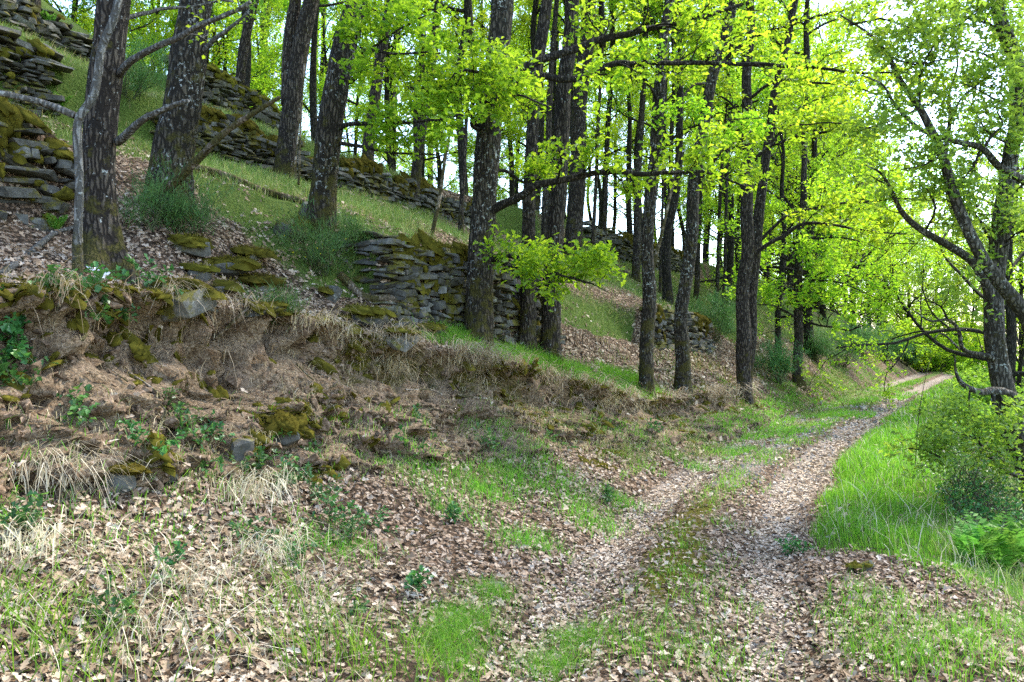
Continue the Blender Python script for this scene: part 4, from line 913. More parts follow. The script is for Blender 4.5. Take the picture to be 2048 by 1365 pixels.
# trodden leaf fragments in the two wheel tracks
def d_rut(t, q):
    v = q - ptrack(t); return np.exp(-((np.abs(v) - .64) / .20) ** 4) * (1 - .35 * sstep(-4, 3, t)) * np.clip(.85 + .5 * fbm(t * 1.5, q * 3, 31.0, 2), .2, 1)
t, q, P, N, D, rg = scatter(200000, (-9.3, 16), (-5, -.5), d_rut, 6.5, 1.4, 102); n = len(P)
a_ = rg.uniform(0, 2 * PI, n); nn = unit(N + rg.normal(size=(n, 3)) * .12); d = unit(np.stack([np.cos(a_), np.sin(a_), np.zeros(n)], -1) + rg.normal(size=(n, 3)) * .05)
tag(obj('fallen_leaves', leaves_mesh('fallen_leaves', P + N * rg.uniform(.004, .014, n)[:, None], d, nn, .034 * rg.uniform(.6, 1.4, n) * np.maximum(1, (D / 6) ** .6), 'plain', .25, 1.3, np.clip(rg.beta(3.0, 1.15, n), 0, 1), rg), M['litter']), 'crushed pale leaf fragments trodden flat in the two wheel tracks', 'leaves', kind='stuff')
# ------------------------------------------------------------------ grass
def grass(label, P, h, lean, width, droop, mat, seg=3, name='grass', rnd=None, up=None, seed=0, cat='grass'):
    return tag(obj(name, blades_mesh(name, P, h, lean, width, droop, rnd, seg, np.random.default_rng(seed), up), M[mat]), label, cat, kind='stuff')
def rl(rg, n, s): return np.concatenate([rg.normal(size=(n, 2)) * s, np.zeros((n, 1))], 1)
OUT3 = -np.array([NX, NY, 0.0])
# tall bright verge
def d_verge(t, q):
    v = q - ptrack(t); n_ = vnoise(t * 1.3, q * 1.3, 6.0)
    return sstep(.92, 1.10, -v + .10 * n_) * (1 - sstep(2.1, 2.9, -v + .3 * n_)) * sstep(-5.7, -4.6, t + .55 * n_ + .25 * vnoise(t * 4, q * 4, 2.0) + .12 * (v + 1.5)) * (.75 + .35 * n_)
t, q, P, N, D, rg = scatter(320000, (-5.9, 26), (-5.2, -2.0), d_verge, 7.5, 1.3, 111)
n = len(P); v_ = q - ptrack(t); tall = .6 + .4 * np.exp(-((v_ + 1.45) / .5) ** 2)
grass('tall bright green grass growing thickly on the right verge of the track', P, rg.uniform(.10, .34, n) * tall * (.45 + .55 * np.clip(d_verge(t, q), 0, 1)) * (.8 + .35 * vnoise(t * 1.8, q * 1.8, 40.0)) * (1 - .45 * sstep(2, 9, t)), rl(rg, n, .28) + np.array([-.08, -.05, 0]), .0064 * np.maximum(1, D / 8), rg.uniform(.05, .4, n), 'grass_bright', 3, seed=1)
kd = rg.random(n) < .03
grass('dry bent stems standing in the verge grass', P[kd], rg.uniform(.15, .42, kd.sum()), rl(rg, kd.sum(), .45), .005 * np.maximum(1, D[kd] / 8), rg.uniform(.1, .6, kd.sum()), 'grass_straw', 3, 'dead_stalks', seed=13)
# grass between the wheel tracks and at their edges
def d_mid(t, q):
    v = q - ptrack(t); n_ = fbm(t * 1.5, q * 2.2, 3.0, 3)
    c = np.exp(-((v - .02) / .27) ** 2) * sstep(-5.2, -2.5, t) * sstep(-.45, .2, n_) * 1.0
    c2 = np.exp(-((v + .0) / .36) ** 2) * (t < -4.6) * sstep(-.15, .45, n_) * .75
    e = (np.exp(-((v - 1.15) / .28) ** 2) * sstep(-.1, .5, n_) * (.55 + .45 * sstep(-6, -4, t)) + np.exp(-((v - 1.7) / .45) ** 2) * sstep(-.2, .4, n_) * sstep(0, 5, t)) * .9
    return np.clip(c + c2 + e, 0, 1)
t, q, P, N, D, rg = scatter(230000, (-9.5, 26), (-5, .6), d_mid, 7.5, 1.1, 112)
n = len(P); grass('short green grass between and beside the wheel tracks', P, rg.uniform(.04, .12, n), rl(rg, n, .5), .005 * np.maximum(1, D / 7), rg.uniform(0, .4, n), 'grass_bright', 2, seed=2)
# patches, each at its own spot
def patch(pts, mat, hr, wd, seed, sl=.4, seg=3, droop=(.05, .5), lean0=(0, 0, 0)):
    rg = np.random.default_rng(seed); P = []
    for u, v, rad, k in pts:
        c, _ = on_ground(u, v); t0, q0 = tq(c[0], c[1]); s_ = rg.normal(size=(k, 2)) * rad * .55
        P.append(surf(t0 + s_[:, 0], q0 + s_[:, 1])[0])
    P = np.vstack(P); n = len(P); return P, rg.uniform(*hr, n), rl(rg, n, sl) + np.array(lean0), wd, rg.uniform(*droop, n), mat, seg
grass('fine fresh grass clump beside the left wheel track, near the bottom edge', *patch([(905, 1290, .22, 900), (935, 1245, .22, 800), (985, 1195, .14, 500), (1105, 1345, .20, 700), (1150, 1290, .18, 600), (915, 1340, .15, 300)], 'grass_bright', (.06, .16), .0028, 21, .55), seed=3)
grass('coarse green grass blades over dead leaves in the lower left corner', *patch([(60, 1290, .30, 60), (150, 1330, .3, 60), (300, 1320, .35, 45), (500, 1290, .35, 40), (620, 1330, .35, 55), (720, 1310, .25, 80), (800, 1350, .3, 90), (430, 1230, .3, 30), (30, 1230, .2, 40), (560, 1180, .3, 26), (640, 1230, .25, 34), (250, 1180, .2, 20), (130, 1240, .3, 30)], 'grass_bright', (.14, .42), .0065, 22, .6, 4), seed=4)
grass('bleached dead stalks strewn among leaves in the lower left', *patch([(250, 1150, .5, 90), (480, 1120, .4, 90), (620, 1180, .5, 80), (120, 1200, .4, 70), (380, 1260, .5, 70), (550, 1270, .5, 60)], 'grass_straw', (.15, .45), .0055, 28, 1.0, 4, (.5, 1.2)), name='dead_stalks', seed=18)
grass('straggling grass and weeds in the lower right corner', *patch([(1720, 1240, .25, 260), (1740, 1300, .25, 220), (1830, 1340, .25, 260), (1900, 1270, .3, 280), (1960, 1320, .3, 300), (2010, 1260, .25, 260), (1700, 1190, .15, 80), (1790, 1210, .2, 90), (1400, 1290, .35, 160), (1300, 1320, .3, 120), (1440, 1340, .3, 150), (1480, 1230, .25, 60), (1280, 1250, .25, 60), (1390, 1215, .2, 50), (1240, 1290, .25, 80)], 'grass_bright', (.06, .24), .0042, 23, .42, 3), seed=5)
grass('green grass patches at the foot of the bank', *patch([(1060, 1090, .3, 420), (1180, 1050, .35, 480), (1240, 1010, .25, 300), (960, 985, .35, 420), (1010, 960, .3, 300), (840, 940, .35, 300), (1390, 940, .3, 250), (1470, 905, .4, 300), (1560, 870, .5, 300), (1640, 835, .5, 260), (930, 1030, .25, 150), (870, 1000, .25, 150), (1120, 1000, .4, 250), (700, 1110, .3, 160), (640, 1090, .25, 120)], 'grass_bright', (.06, .20), .005, 24, .45, 3), seed=6)
grass('vivid short grass strip on the bank top below the broken wall', *patch([(1000, 715, .35, 700), (1060, 730, .35, 800), (1120, 745, .35, 900), (1180, 760, .35, 900), (1230, 775, .35, 900), (1270, 785, .3, 700), (900, 690, .25, 250), (860, 685, .2, 150), (1330, 800, .3, 200)], 'grass_bright', (.07, .17), .0065, 25, .3, 2), seed=7)
grass('fresh green grass on the terraces beside the thick trunks', *patch([(430, 345, .5, 900), (500, 355, .5, 1000), (560, 365, .4, 700), (600, 380, .3, 400), (720, 420, .5, 700), (780, 435, .6, 900), (850, 450, .6, 900), (900, 470, .5, 700), (700, 450, .3, 400), (840, 490, .4, 500), (270, 290, .3, 300), (460, 240, .6, 500), (1180, 560, .6, 500), (1250, 575, .7, 600), (1340, 590, .8, 500)], 'grass_soft', (.08, .22), .008, 26, .35, 2), seed=17)
def d_ledge(t, q): return sstep(.02, .14, q - q_edge(t)) * (1 - sstep(.45, .75, q - q_edge(t) + .2 * vnoise(t * 2, q * 2, 3.0))) * sstep(-4.6, -3.8, t) * (1 - sstep(.2, 1.2, t)) * np.clip(.9 + .5 * vnoise(t * 3, q * 3), .2, 1)
t, q, P, N, D, rg = scatter(60000, (-5, 1.5), (-.2, 1.5), d_ledge, 30, 1, 151); n = len(P)
grass('vivid green grass ribbon along the ledge below the slim trunks', P, rg.uniform(.08, .20, n), rl(rg, n, .35), .0075, rg.uniform(0, .35, n), 'grass_bright', 2, seed=19)
def d_low(t, q):
    b_ = (q - (q_edge(t) - w_face(t))) / w_face(t); return ((b_ > -.9) & (b_ < .55)) * sstep(.0, .45, fbm(t * 1.1, q * 1.5, 61.0, 3)) * np.interp(t, [-11, -7, -5, -3.5, 10, 20], [.25, .35, .8, 1, 1, .8])
t, q, P, N, D, rg = scatter(140000, (-10.5, 20), (-2.2, 1.0), d_low, 9, 1.1, 152); n = len(P)
grass('fresh green tufts on the lower bank above the track', P, rg.uniform(.06, .18, n), rl(rg, n, .4) + OUT3 * .3, .006 * np.maximum(1, D / 9), rg.uniform(.1, .7, n), 'grass_bright', 2, seed=20)
# dry grass hanging over the lip of the bank and down its face
def d_lip(t, q): return np.exp(-((q - q_edge(t) + .03) / .10) ** 2) * np.clip(.5 + 1.6 * fbm(t * 2.0, q * 1.5, 0, 3), .03, 1) * (1 - .45 * sstep(-6.6, -7.6, t)) * np.interp(t, [-12, 3, 7, 14], [1, 1, .35, .1])
t, q, P, N, D, rg = scatter(160000, (-11, 14), (-.9, 1.4), d_lip, 8, 1, 113)
n = len(P); grass('dry tawny grass hanging over the lip of the bank', P + N * .02 + OUT3 * .07, rg.uniform(.14, .48, n), OUT3 * rg.uniform(.1, 1.0, n)[:, None] + rl(rg, n, .42), .0060 * np.maximum(1, D / 7), rg.uniform(.6, 1.5, n), 'grass_lip', 4, seed=8)
def d_face(t, q):
    b_ = (q - (q_edge(t) - w_face(t))) / w_face(t)
    return ((b_ > -.5) & (b_ < .74)) * np.clip(.45 + .9 * fbm(t * 1.2, q * 1.6, 5.0, 3), .04, 1) * np.interp(t, [-12, -6.5, -5, -3, 10, 20], [.34, .42, .85, 1, 1, 1])
t, q, P, N, D, rg = scatter(125000, (-11, 20), (-1.8, 1.2), d_face, 8, 1, 114)
n = len(P); dn = N * np.array([1, 1, 0]) + OUT3 * .25
grass('dry and green grass mixed on the bank face', P, rg.uniform(.08, .26, n), dn * rg.uniform(.1, .9, n)[:, None] + rl(rg, n, .42), .0052 * np.maximum(1, D / 7), rg.uniform(.5, 1.3, n), 'grass_mixed', 3, seed=9)
# terrace grass
def d_ter(t, q):
    return sstep(.28, .6, attr_at('m_grass', t, q)) * (q > 1.5) * np.clip(.7 + .6 * fbm(t * 1.1, q * 1.1, 7.0, 2), .1, 1) + .30 * ((q < 1.4) & (q > q_edge(t) + .05)) * (t > -1) * sstep(-.1, .5, fbm(t, q, 1.0, 2))
t, q, P, N, D, rg = scatter(210000, (-12, 22), (.1, 9), d_ter, 11, 1.2, 115)
n = len(P); grass('soft pale green grass on the terraces between the walls', P, rg.uniform(.07, .22, n), rl(rg, n, .4) + OUT3 * .2, .0078 * np.maximum(1, D / 11), rg.uniform(.1, .6, n), 'grass_soft', 2, seed=10)
def d_val(t, q):
    v = q - ptrack(t); return ((v < -1.9) & (v > -6)) * np.clip(.6 + .5 * fbm(t, q, 8.0, 2), 0, 1)
t, q, P, N, D, rg = scatter(60000, (-9, 26), (-10, -3), d_val, 8, 1, 116)
n = len(P); grass('weeds and grass on the slope falling away to the right', P, rg.uniform(.12, .35, n), rl(rg, n, .5), .007 * np.maximum(1, D / 8), rg.uniform(.1, .6, n), 'grass_soft', 3, seed=11)

# ------------------------------------------------------------------ straw tufts, brooms, ferns, brambles, undergrowth
def tuft(u, v, n, h, label, mat='grass_straw', group=None, name='dry_grass_tuft', seed=0, out=.55, w=.0062):
    rg = np.random.default_rng(seed + int(u)); c, nn = on_ground(u, v); n = int(n * .95); P = rg.normal(size=(n, 3)) * np.array([.11, .11, .02]) * (1.25 if v > 900 else 1) + nn * .05
    a_ = rg.uniform(0, 2 * PI, n); L = np.stack([np.cos(a_), np.sin(a_), np.zeros(n)], -1) * rg.uniform(.1, out, n)[:, None] + OUT3 * .5
    me = blades_mesh(name, P, h * rg.uniform(.5, 1.5, n), L + rl(rg, n, .3), w, rg.uniform(.5, 1.5, n), None, 4, rg)
    return tag(obj(name, me, M[mat], None, c), label, 'grass tuft', group)
for k, (u, v, n_, h_, l_) in enumerate([(115, 985, 190, .42, 'large pale straw tuft drooping at the foot of the bank, far left'), (497, 1015, 130, .38, 'pale straw tuft hanging below a mossy root, left of centre'), (30, 1120, 110, .30, 'small straw tuft at the left edge above dead leaves'),
                                     (360, 1190, 70, .25, 'thin straw tuft among leaves in the lower left'), (520, 1130, 80, .30, 'loose straw tuft leaning down the leafy apron'), (300, 1290, 50, .25, 'sparse straw tuft near the bottom edge, lower left'),
                                     (780, 750, 150, .34, 'tawny grass tuft curling over the bank lip left of the central oak'), (905, 730, 190, .38, 'thick tawny grass tuft on the bank lip below the central oak'), (1225, 815, 170, .36, 'tawny tuft hanging from the lip left of the knotty bank oak'),
                                     (1300, 825, 190, .40, 'large combed tawny tuft hanging below the knotty bank oak'), (690, 690, 120, .3, 'dull dry tuft on the lip below the mossy stones'), (620, 660, 100, .3, 'dull dry tuft above the bare bank, left of the mossy log')]):
    tuft(u, v, n_, h_, l_, 'grass_straw' if v > 900 else 'grass_dry', 'dry grass tufts', seed=k)
def broom(u, v, h, n, label, seed, flowers=0, dens=5, spread=.55, Y=None):
    dens = min(dens, 5) if seed > 5 else 3
    rg = np.random.default_rng(seed); c = on_ground(u, v)[0] if Y is None else None
    root = thing('broom_shrub', c, label, 'shrub', 'broom shrubs'); tb = Tubes(); nodes = []
    for k in range(n):
        a_ = rg.uniform(0, 2 * PI); sp_ = spread * rg.uniform(.3, 2.2); d = np.array([math.cos(a_) * sp_, math.sin(a_) * sp_, 1.0])
        grow(tb, nodes, rg.normal(size=3) * np.array([.05, .05, 0]), d, h * rg.uniform(.45, 1.25), .008, 0, rg, 2, (4, 3), .08, (3, 3, 3), .12, .55, .3)
    obj('stems', tb.mesh('stems'), M['broom_stem'], root)
    P = np.repeat(np.array([x[0] for x in nodes]), dens, 0); Dn = np.repeat(np.array([x[1] for x in nodes]), dens, 0); m = len(P)
    P = P + rg.normal(size=P.shape) * .05; d = unit(Dn + rg.normal(size=P.shape) * .45 + np.array([0, 0, .35]))
    obj('foliage', blades_mesh('foliage', P, rg.uniform(.05, .16, m), rl(rg, m, .2), .0062 * max(1, c[1] / 10), rg.uniform(0, .2, m), None, 2, rg, d), M['broom'], root)
    if flowers:
        k = rg.integers(0, len(nodes), flowers); Pf = np.array([nodes[i][0] for i in k]) + rg.normal(size=(flowers, 3)) * .03
        obj('flowers', leaves_mesh('flowers', Pf, rg.normal(size=(flowers, 3)), rg.normal(size=(flowers, 3)), np.full(flowers, .028), 'plain', .3, 1.4, rng=rg), M['flower'], root)
    return root
M['broom_stem'] = leaf_mat('broom_stem', [(0, (.06, .07, .025)), (1, (.06, .07, .025))], None, 0, .8)
broom(640, 560, .62, 20, 'dark green feathery broom bush below the mossy-footed oak', 1, 12)
broom(370, 480, .60, 14, 'thin broom bush at the foot of the second thick trunk', 2, 0, 6)
broom(300, 470, .45, 9, 'sparse low broom sprigs between the two thickest trunks', 3, 0, 5)
broom(590, 660, .22, 8, 'tiny bluish broom sprig among mossy stones above the bare bank', 4, 0, 6)
broom(720, 500, .40, 8, 'broom sprigs beside the open slab end of the broken wall', 5, 0, 6)
broom(1550, 770, 1.0, 22, 'broom bush with yellow flowers right of the dark pair of oaks', 6, 60)
broom(1730, 720, 1.5, 30, 'large dark broom bush on the bank before the far bend', 7, 20, 10)
broom(1775, 728, 1.3, 26, 'broom bush with some yellow flowers at the far end of the bank', 8, 40, 10)
broom(1690, 735, 1.3, 24, 'dark broom bush nearest the lone slim trunk', 9, 0, 10)
broom(1640, 730, 1.0, 18, 'small broom bush right beside the lone slim trunk', 10, 6)
broom(1430, 690, .9, 16, 'grey-green twiggy broom on the slope between the crooked oak and the pair', 11, 0)
broom(1815, 735, 1.3, 24, 'last broom bush where the bank meets the track bend', 12, 10, 10)
broom(260, 190, .6, 12, 'broom on the upper terrace behind the leftmost thick trunk', 13, 0)
def plant(u, v, n, L, ls, label, seed, group=None, mat='bramble', name='bramble_plant', kind='lobed', up=.45, cat='plant'):
    n = int(n * 1.4 + .5); L *= 1.2; ls *= 1.12
    rg = np.random.default_rng(seed + int(u * 3)); c, nn = on_ground(u, v); root = thing(name, c + nn * .01, label, cat, group); tb = Tubes(); PP, DD, NN = [], [], []
    for k in range(n):
        d = unit(nn * .6 + rg.normal(size=3) * .55 + np.array([0, 0, up])); P = [np.zeros(3)]
        m = 6
        for i in range(m): d = unit(d + rg.normal(size=3) * .2 + np.array([0, 0, -.10])); P.append(P[-1] + d * L / m * rg.uniform(.6, 1.1))
        Ps, Rs = smooth_path(P, np.linspace(.003, .0014, m + 1), L / m / 2); tb.add(Ps, Rs, 4, cap=False)
        for i in range(2, m + 1):
            for s_ in range(3):
                dd = unit(unit(P[i] - P[i - 1]) * .4 + rg.normal(size=3) * .75); PP.append(P[i] + dd * .012); DD.append(dd); NN.append(unit(np.array([0, 0, 1.0]) + nn * .8 + rg.normal(size=3) * .35))
    obj('stems', tb.mesh('stems'), M['broom_stem'], root)
    obj('leaves', leaves_mesh('leaves', np.array(PP), np.array(DD), np.array(NN), ls * rg.uniform(.6, 1.25, len(PP)), 'plain' if kind == 'plain' else kind, .2, 1.3, np.clip(rg.beta(1.6, 2.2, len(PP)), 0, 1), rg), M[mat], root)
    return root
PL = [(75, 690, 5, .34, .062), (140, 640, 4, .30, .06), (105, 760, 5, .32, .055), (180, 590, 4, .28, .05), (290, 585, 5, .28, .05), (215, 650, 3, .24, .05), (40, 800, 4, .28, .05), (140, 850, 4, .26, .045), (350, 880, 5, .22, .035),
      (400, 920, 5, .24, .04), (520, 920, 5, .26, .04), (560, 985, 6, .26, .038), (620, 1000, 6, .26, .036), (510, 960, 4, .24, .04), (430, 880, 4, .2, .035), (250, 920, 4, .26, .045), (330, 830, 4, .2, .035), (60, 1090, 4, .2, .045),
      (660, 1050, 6, .2, .032), (700, 1090, 6, .2, .03), (740, 1060, 5, .18, .03), (800, 910, 4, .2, .045), (830, 860, 4, .2, .04), (930, 890, 3, .18, .04), (640, 940, 4, .2, .035), (820, 1190, 4, .14, .035), (590, 1130, 5, .16, .03), (900, 1050, 4, .14, .035),
      (480, 1080, 4, .2, .035), (210, 1250, 3, .16, .04), (330, 1170, 3, .16, .035), (690, 1240, 3, .14, .03), (1590, 1110, 4, .14, .035), (1210, 1000, 4, .14, .035), (1130, 895, 3, .2, .05), (1290, 870, 4, .2, .045)]
SEED = ['broad-leaved bramble sprig on the bank face, lowest of the far left cluster', 'broad-leaved bramble sprig on the upper bank under the leftmost trunk', 'dark bramble sprig below the broad-leaved one at far left', 'leafy bramble shoot by the white flowers on the lip', 'light green bramble shoot at the right of the leftmost trunk foot',
 'bramble shoot above the stubby grey root', 'bramble sprig near the left edge, halfway down the bank', 'bramble sprig above the large far left straw tuft', 'pale small-leaved shoot growing on the split rock rib', 'shoot right of the split rock rib at the bank foot', 'dark shoot hanging under the moss-draped outcrop', 'bluish green shoots at the foot of the moss-draped outcrop',
 'leafy shoots spilling onto the litter right of the outcrop', 'dark shoot beside the left straw tuft', 'round-leaved shoot beside the dark bank rock', 'bramble sprig above the pale-edged rock', 'small shoot on bare soil above the split rib', 'seedling at the left edge by the small straw tuft', 'dense green seedlings on the leafy apron, nearest the bank', 'dense green seedlings in the middle of the leafy apron', 'seedlings at the right end of the green apron patch',
 'narrow-leaved plant on the lower bank below the tawny tuft', 'upper narrow-leaved plant on the grassy bank', 'small plant on the grassy bank below the central oak', 'shoot at the bank foot right of the outcrop', 'pale green seedling left of the fine grass clump', 'low seedlings left of the green apron patch', 'yellow-green seedling at the apron edge near the track', 'shoot under the second straw tuft', 'seedling among coarse blades, lower left', 'seedling beside the thin straw tuft, lower left', 'seedling among leaves left of the fine grass clump', 'seedling at the foot of the tall verge grass',
 'seedling in the grass at the bend of the bank foot', 'broad-leaved plant under the bank lip right of the root ledge', 'plant on the bank below the combed tawny tuft']
PW = ['with broad leaves high on the bare bank', 'with small leaves low on the bank foot', 'creeping over fallen leaves']
for k, (u, v, n_, L_, s_) in enumerate(PL):
    side = 'far left' if u < 260 else 'left' if u < 480 else 'left of centre' if u < 760 else 'near centre' if u < 1100 else 'right of centre'
    plant(u, v, n_, L_, s_, SEED[k], k, 'seedlings on the bank and litter')
def fern(u, v, h, n, label, seed):
    rg = np.random.default_rng(seed); c, nn = on_ground(u, v); root = thing('fern', c, label, 'fern', 'ferns'); tb = Tubes()
    for k in range(n):
        a_ = k * 2 * PI / n + rg.normal() * .3; o_ = np.array([math.cos(a_), math.sin(a_), 0]); f = np.linspace(0, 1, 16)
        P = o_ * (h * .55 * f ** 1.5)[:, None] + np.array([0, 0, 1.0]) * (h * (f - .22 * f ** 3))[:, None]
        tb = Tubes(); tb.add(P, np.linspace(.004, .001, 16), 4, cap=False)
        PP, DD, NN, SZ = [], [], [], []
        for i in range(2, 16):
            T = unit(P[i] - P[i - 1]); sd = unit(np.cross(T, [0, 0, 1.0]) + 1e-4)
            for s_ in (-1, 1):
                PP.append(P[i]); DD.append(unit(sd * s_ + T * .35)); NN.append(np.cross(sd, T)); SZ.append(h * .24 * math.sin(PI * (i / 16) ** .7) + .015)
        fr = obj('frond', leaves_mesh('frond', np.array(PP), np.array(DD), np.array(NN), np.array(SZ), 'plain', .15, .75, rng=rg), M['fern'], root)
        obj('stalk', tb.mesh('stalk'), M['fern'], fr)
fern(1995, 1150, .62, 7, 'tall upright fern on the right verge edge', 1); fern(1945, 1140, .40, 6, 'lower fern left of the tall fern on the verge edge', 2); fern(2035, 1140, .42, 6, 'fern half cut by the right picture edge', 3)
fern(112, 470, .22, 5, 'small fern at the foot of the mossy slab wall', 4); fern(92, 68, .38, 6, 'fern on top of the slate wall in the upper left', 5); fern(120, 240, .26, 5, 'leafy sprig growing on the slab wall top', 6)
def bush(u, v, h, n, label, seed, leafy=3, ls=.05, mat='oak_leaf_pale', Y=None, name='undergrowth_shrub', group='undergrowth on the valley side', spread=.9):
    rg = np.random.default_rng(seed); c = on_ground(u, v)[0] if Y is None else np.array([*px(u, v, Y)[:2], ter1(*px(u, v, Y)[:2])]); root = thing(name, c, label, 'shrub', group); tb = Tubes(); nodes = []
    for k in range(n):
        a_ = rg.uniform(0, 2 * PI); grow(tb, nodes, rg.normal(size=3) * np.array([.12, .12, 0]), (math.cos(a_) * spread, math.sin(a_) * spread, .9), h * rg.uniform(.6, 1.1), .009, 0, rg, 2, (4, 3), .03, (3, 3, 3), .28, .6, .2)
    obj('stems', tb.mesh('stems'), M['twig'], root)
    if leafy: obj('leaves', leaf_cloud('leaves', nodes, leafy, ls, rg, 'plain', .05), M[mat], root)
    return root
M['twig'] = leaf_mat('twig', [(0, (.085, .062, .045)), (1, (.085, .062, .045))], None, 0, .9)
BU = [(1925, 960, 9.0, .9, 16, 1, 'bare brown bramble tangle below the bright verge grass'), (1990, 1010, 8.2, .9, 16, 1, 'dark twiggy thicket right of the bright verge grass'), (1935, 890, 11, 1.0, 16, 1, 'brown twiggy thicket under the gnarled tree branch'), (2050, 1060, 7.4, .8, 14, 1, 'dark thicket beside the ferns at the right edge'),
      (1890, 855, 13, .8, 14, 1, 'twiggy shrub beside the narrowing verge'), (1990, 900, 10, 1.0, 14, 2, 'leafy shrub tangled under the gnarled limbs'), (2050, 930, 9, 1.0, 14, 2, 'leafy shrub at the right edge beneath the gnarled trunk'),
      (1925, 800, 17, .9, 12, 4, 'fresh green shrub on the verge before the bend'), (1960, 770, 20, 1.3, 14, 5, 'fresh green shrub behind the dead twig on the right'), (2000, 800, 15, 1.2, 14, 4, 'fresh green shrub beside the gnarled trunk'), (2050, 790, 18, 1.6, 14, 5, 'fresh green shrub filling the far right edge'),
      (1960, 735, 28, 1.2, 12, 6, 'light green shrub at the track bend, right side'), (2000, 725, 32, 1.8, 14, 6, 'light green shrub far beyond the gnarled tree')]
BU += [(1790, 715, 42, 2.6, 16, 8, 'bright shrub closing the view at the end of the bank'), (1835, 715, 46, 3.0, 16, 8, 'bright shrub closing the view behind the vanishing track'), (1875, 712, 44, 3.0, 16, 8, 'bright shrub right behind the track bend'), (1920, 712, 48, 3.4, 16, 8, 'tall bright shrub beyond the bend, left of the gnarled trunk'), (1960, 712, 46, 3.4, 16, 8, 'tall bright shrub beyond the bend beside the gnarled trunk'), (1855, 708, 58, 4.0, 16, 8, 'farthest bright shrub at the end of the track')]
for k, (u, v, Y, h_, n_, lf, lab) in enumerate(BU): bush(u, v, h_ * (.62 if Y < 14 else .8), n_ + (4 if Y < 12 else 0), lab, 300 + k, max(1, lf - 1), .038 if Y < 14 else .09 if Y < 35 else .15, 'bramble' if lf < 3 else 'oak_leaf_pale' if Y < 35 else 'oak_leaf', Y)

# ------------------------------------------------------------------ mossy stones on the slope, loose stones on the track
def rock(u, v, dim, rz, label, seed, moss=1.0, name='mossy_stone', group='stones on the slope above the bank', tilt=.25):
    if name == 'mossy_stone' and v < 800: dim = tuple(1.35 * c_ for c_ in dim)
    rg = np.random.default_rng(seed); c, nn = on_ground(u, v); root = thing(name, c, label, 'stone', group)
    me, V, F = ROCKS[seed % len(ROCKS)]; o = obj('slab', me, None, root, np.array([0, 0, dim[2] * .25]) + (np.array([NX, NY, 0]) * .07 if name == 'bank_rock' else 0)); o.scale = dim; o.rotation_euler = (rg.normal() * tilt, rg.normal() * tilt - .15, rz)
    if moss:
        k = int(6 * moss); c_, s_ = math.cos(rz), math.sin(rz); P = []
        for i in range(k): a_, b_ = rg.uniform(-.42, .42) * dim[0], rg.uniform(-.4, .4) * dim[1]; P.append(np.array([a_ * c_ - b_ * s_, a_ * s_ + b_ * c_, dim[2] * .62]))
        obj('moss', moss_mesh('moss', P, [nn * .6 + np.array([0, 0, .7])] * k, rg.uniform(.5, .9, k) * min(dim[0], dim[1]) * .55, 170, .5, seed), M['moss_fuzz'], root)
    return root
RK = [(500, 520, (.34, .20, .10), .5, 'long moss-topped slab below the log on the slope', 1.6), (455, 545, (.30, .24, .12), .3, 'broad mossy slab in the middle of the leafy slope', 1.5), (530, 575, (.36, .2, .09), .5, 'mossy slab lying beside the broom stems', 1.4), (380, 500, (.26, .2, .12), .2, 'rounded mossy stone right of the leftmost trunk foot', 1.3),
      (400, 560, (.2, .16, .1), .1, 'small mossy stone amid pale leaves near the leftmost trunk', 1), (375, 640, (.34, .22, .16), .6, 'mossy ridge stone on the bank lip, left', 1.6), (350, 600, (.26, .2, .14), .4, 'mossy stone on the lip close to the leftmost trunk', 1.3), (450, 590, (.28, .2, .05), .3, 'flat bare grey slab with little moss on the slope', .3),
      (440, 620, (.24, .18, .05), .7, 'grey slab half buried above the bank lip', .3), (560, 625, (.22, .14, .08), .5, 'moss-covered stone left of the tiny broom sprig', 1.2), (745, 660, (.34, .20, .14), .6, 'big double mossy stone above the bank, left of centre', 1.8), (785, 690, (.34, .18, .14), .7, 'big mossy stone overhanging the bank lip, left of centre', 1.8),
      (700, 640, (.22, .14, .07), .4, 'small mossy stone above the big double one', 1.1), (800, 655, (.18, .14, .05), .2, 'flat grey stone by the foot of the fallen log', .2), (870, 670, (.24, .16, .08), .3, 'mossy stone left of the central oak foot', 1.2), (660, 600, (.2, .14, .09), .4, 'dark mossy stone under the broom bush', 1.1), (585, 470, (.4, .3, .2), .3, 'large lichened boulder left of the mossy-footed oak', .5),
      (620, 430, (.22, .1, .16), .4, 'upright dark stone beside the mossy-footed oak', 0), (520, 640, (.2, .14, .08), .5, 'mossy pebble-like stone above the forked root', 1), (845, 720, (.22, .12, .07), .5, 'small mossy stone on the lip right of the big mossy stone', 1.2)]
for k, (u, v, dm, rz, lab, ms) in enumerate(RK): rock(u, v, dm, rz + .6, lab, 40 + k, ms)
rock(1722, 1145, (.20, .09, .07), .1, 'yellow-green mossy stone among leaves on the right verge', 70, 1.6, 'mossy_stone', None)
for k, (u, v, dm, lab) in enumerate([(1140, 1168, (.12, .08, .02), 'flat grey stone lying in the left wheel track'), (985, 1180, (.17, .10, .05), 'pale flat stone above the fine grass clump'), (825, 1062, (.10, .06, .03), 'small pale stone on the leafy apron'), (805, 1112, (.09, .06, .03), 'small bluish stone on the leafy apron below the pale one'), (1410, 1212, (.08, .05, .02), 'small dark stone between the wheel tracks'), (895, 1130, (.08, .05, .03), 'little grey stone left of the wheel track')]):
    rock(u, v, dm, .3 * k, lab, 80 + k, 0, 'loose_stone', 'loose stones by the track', .08)
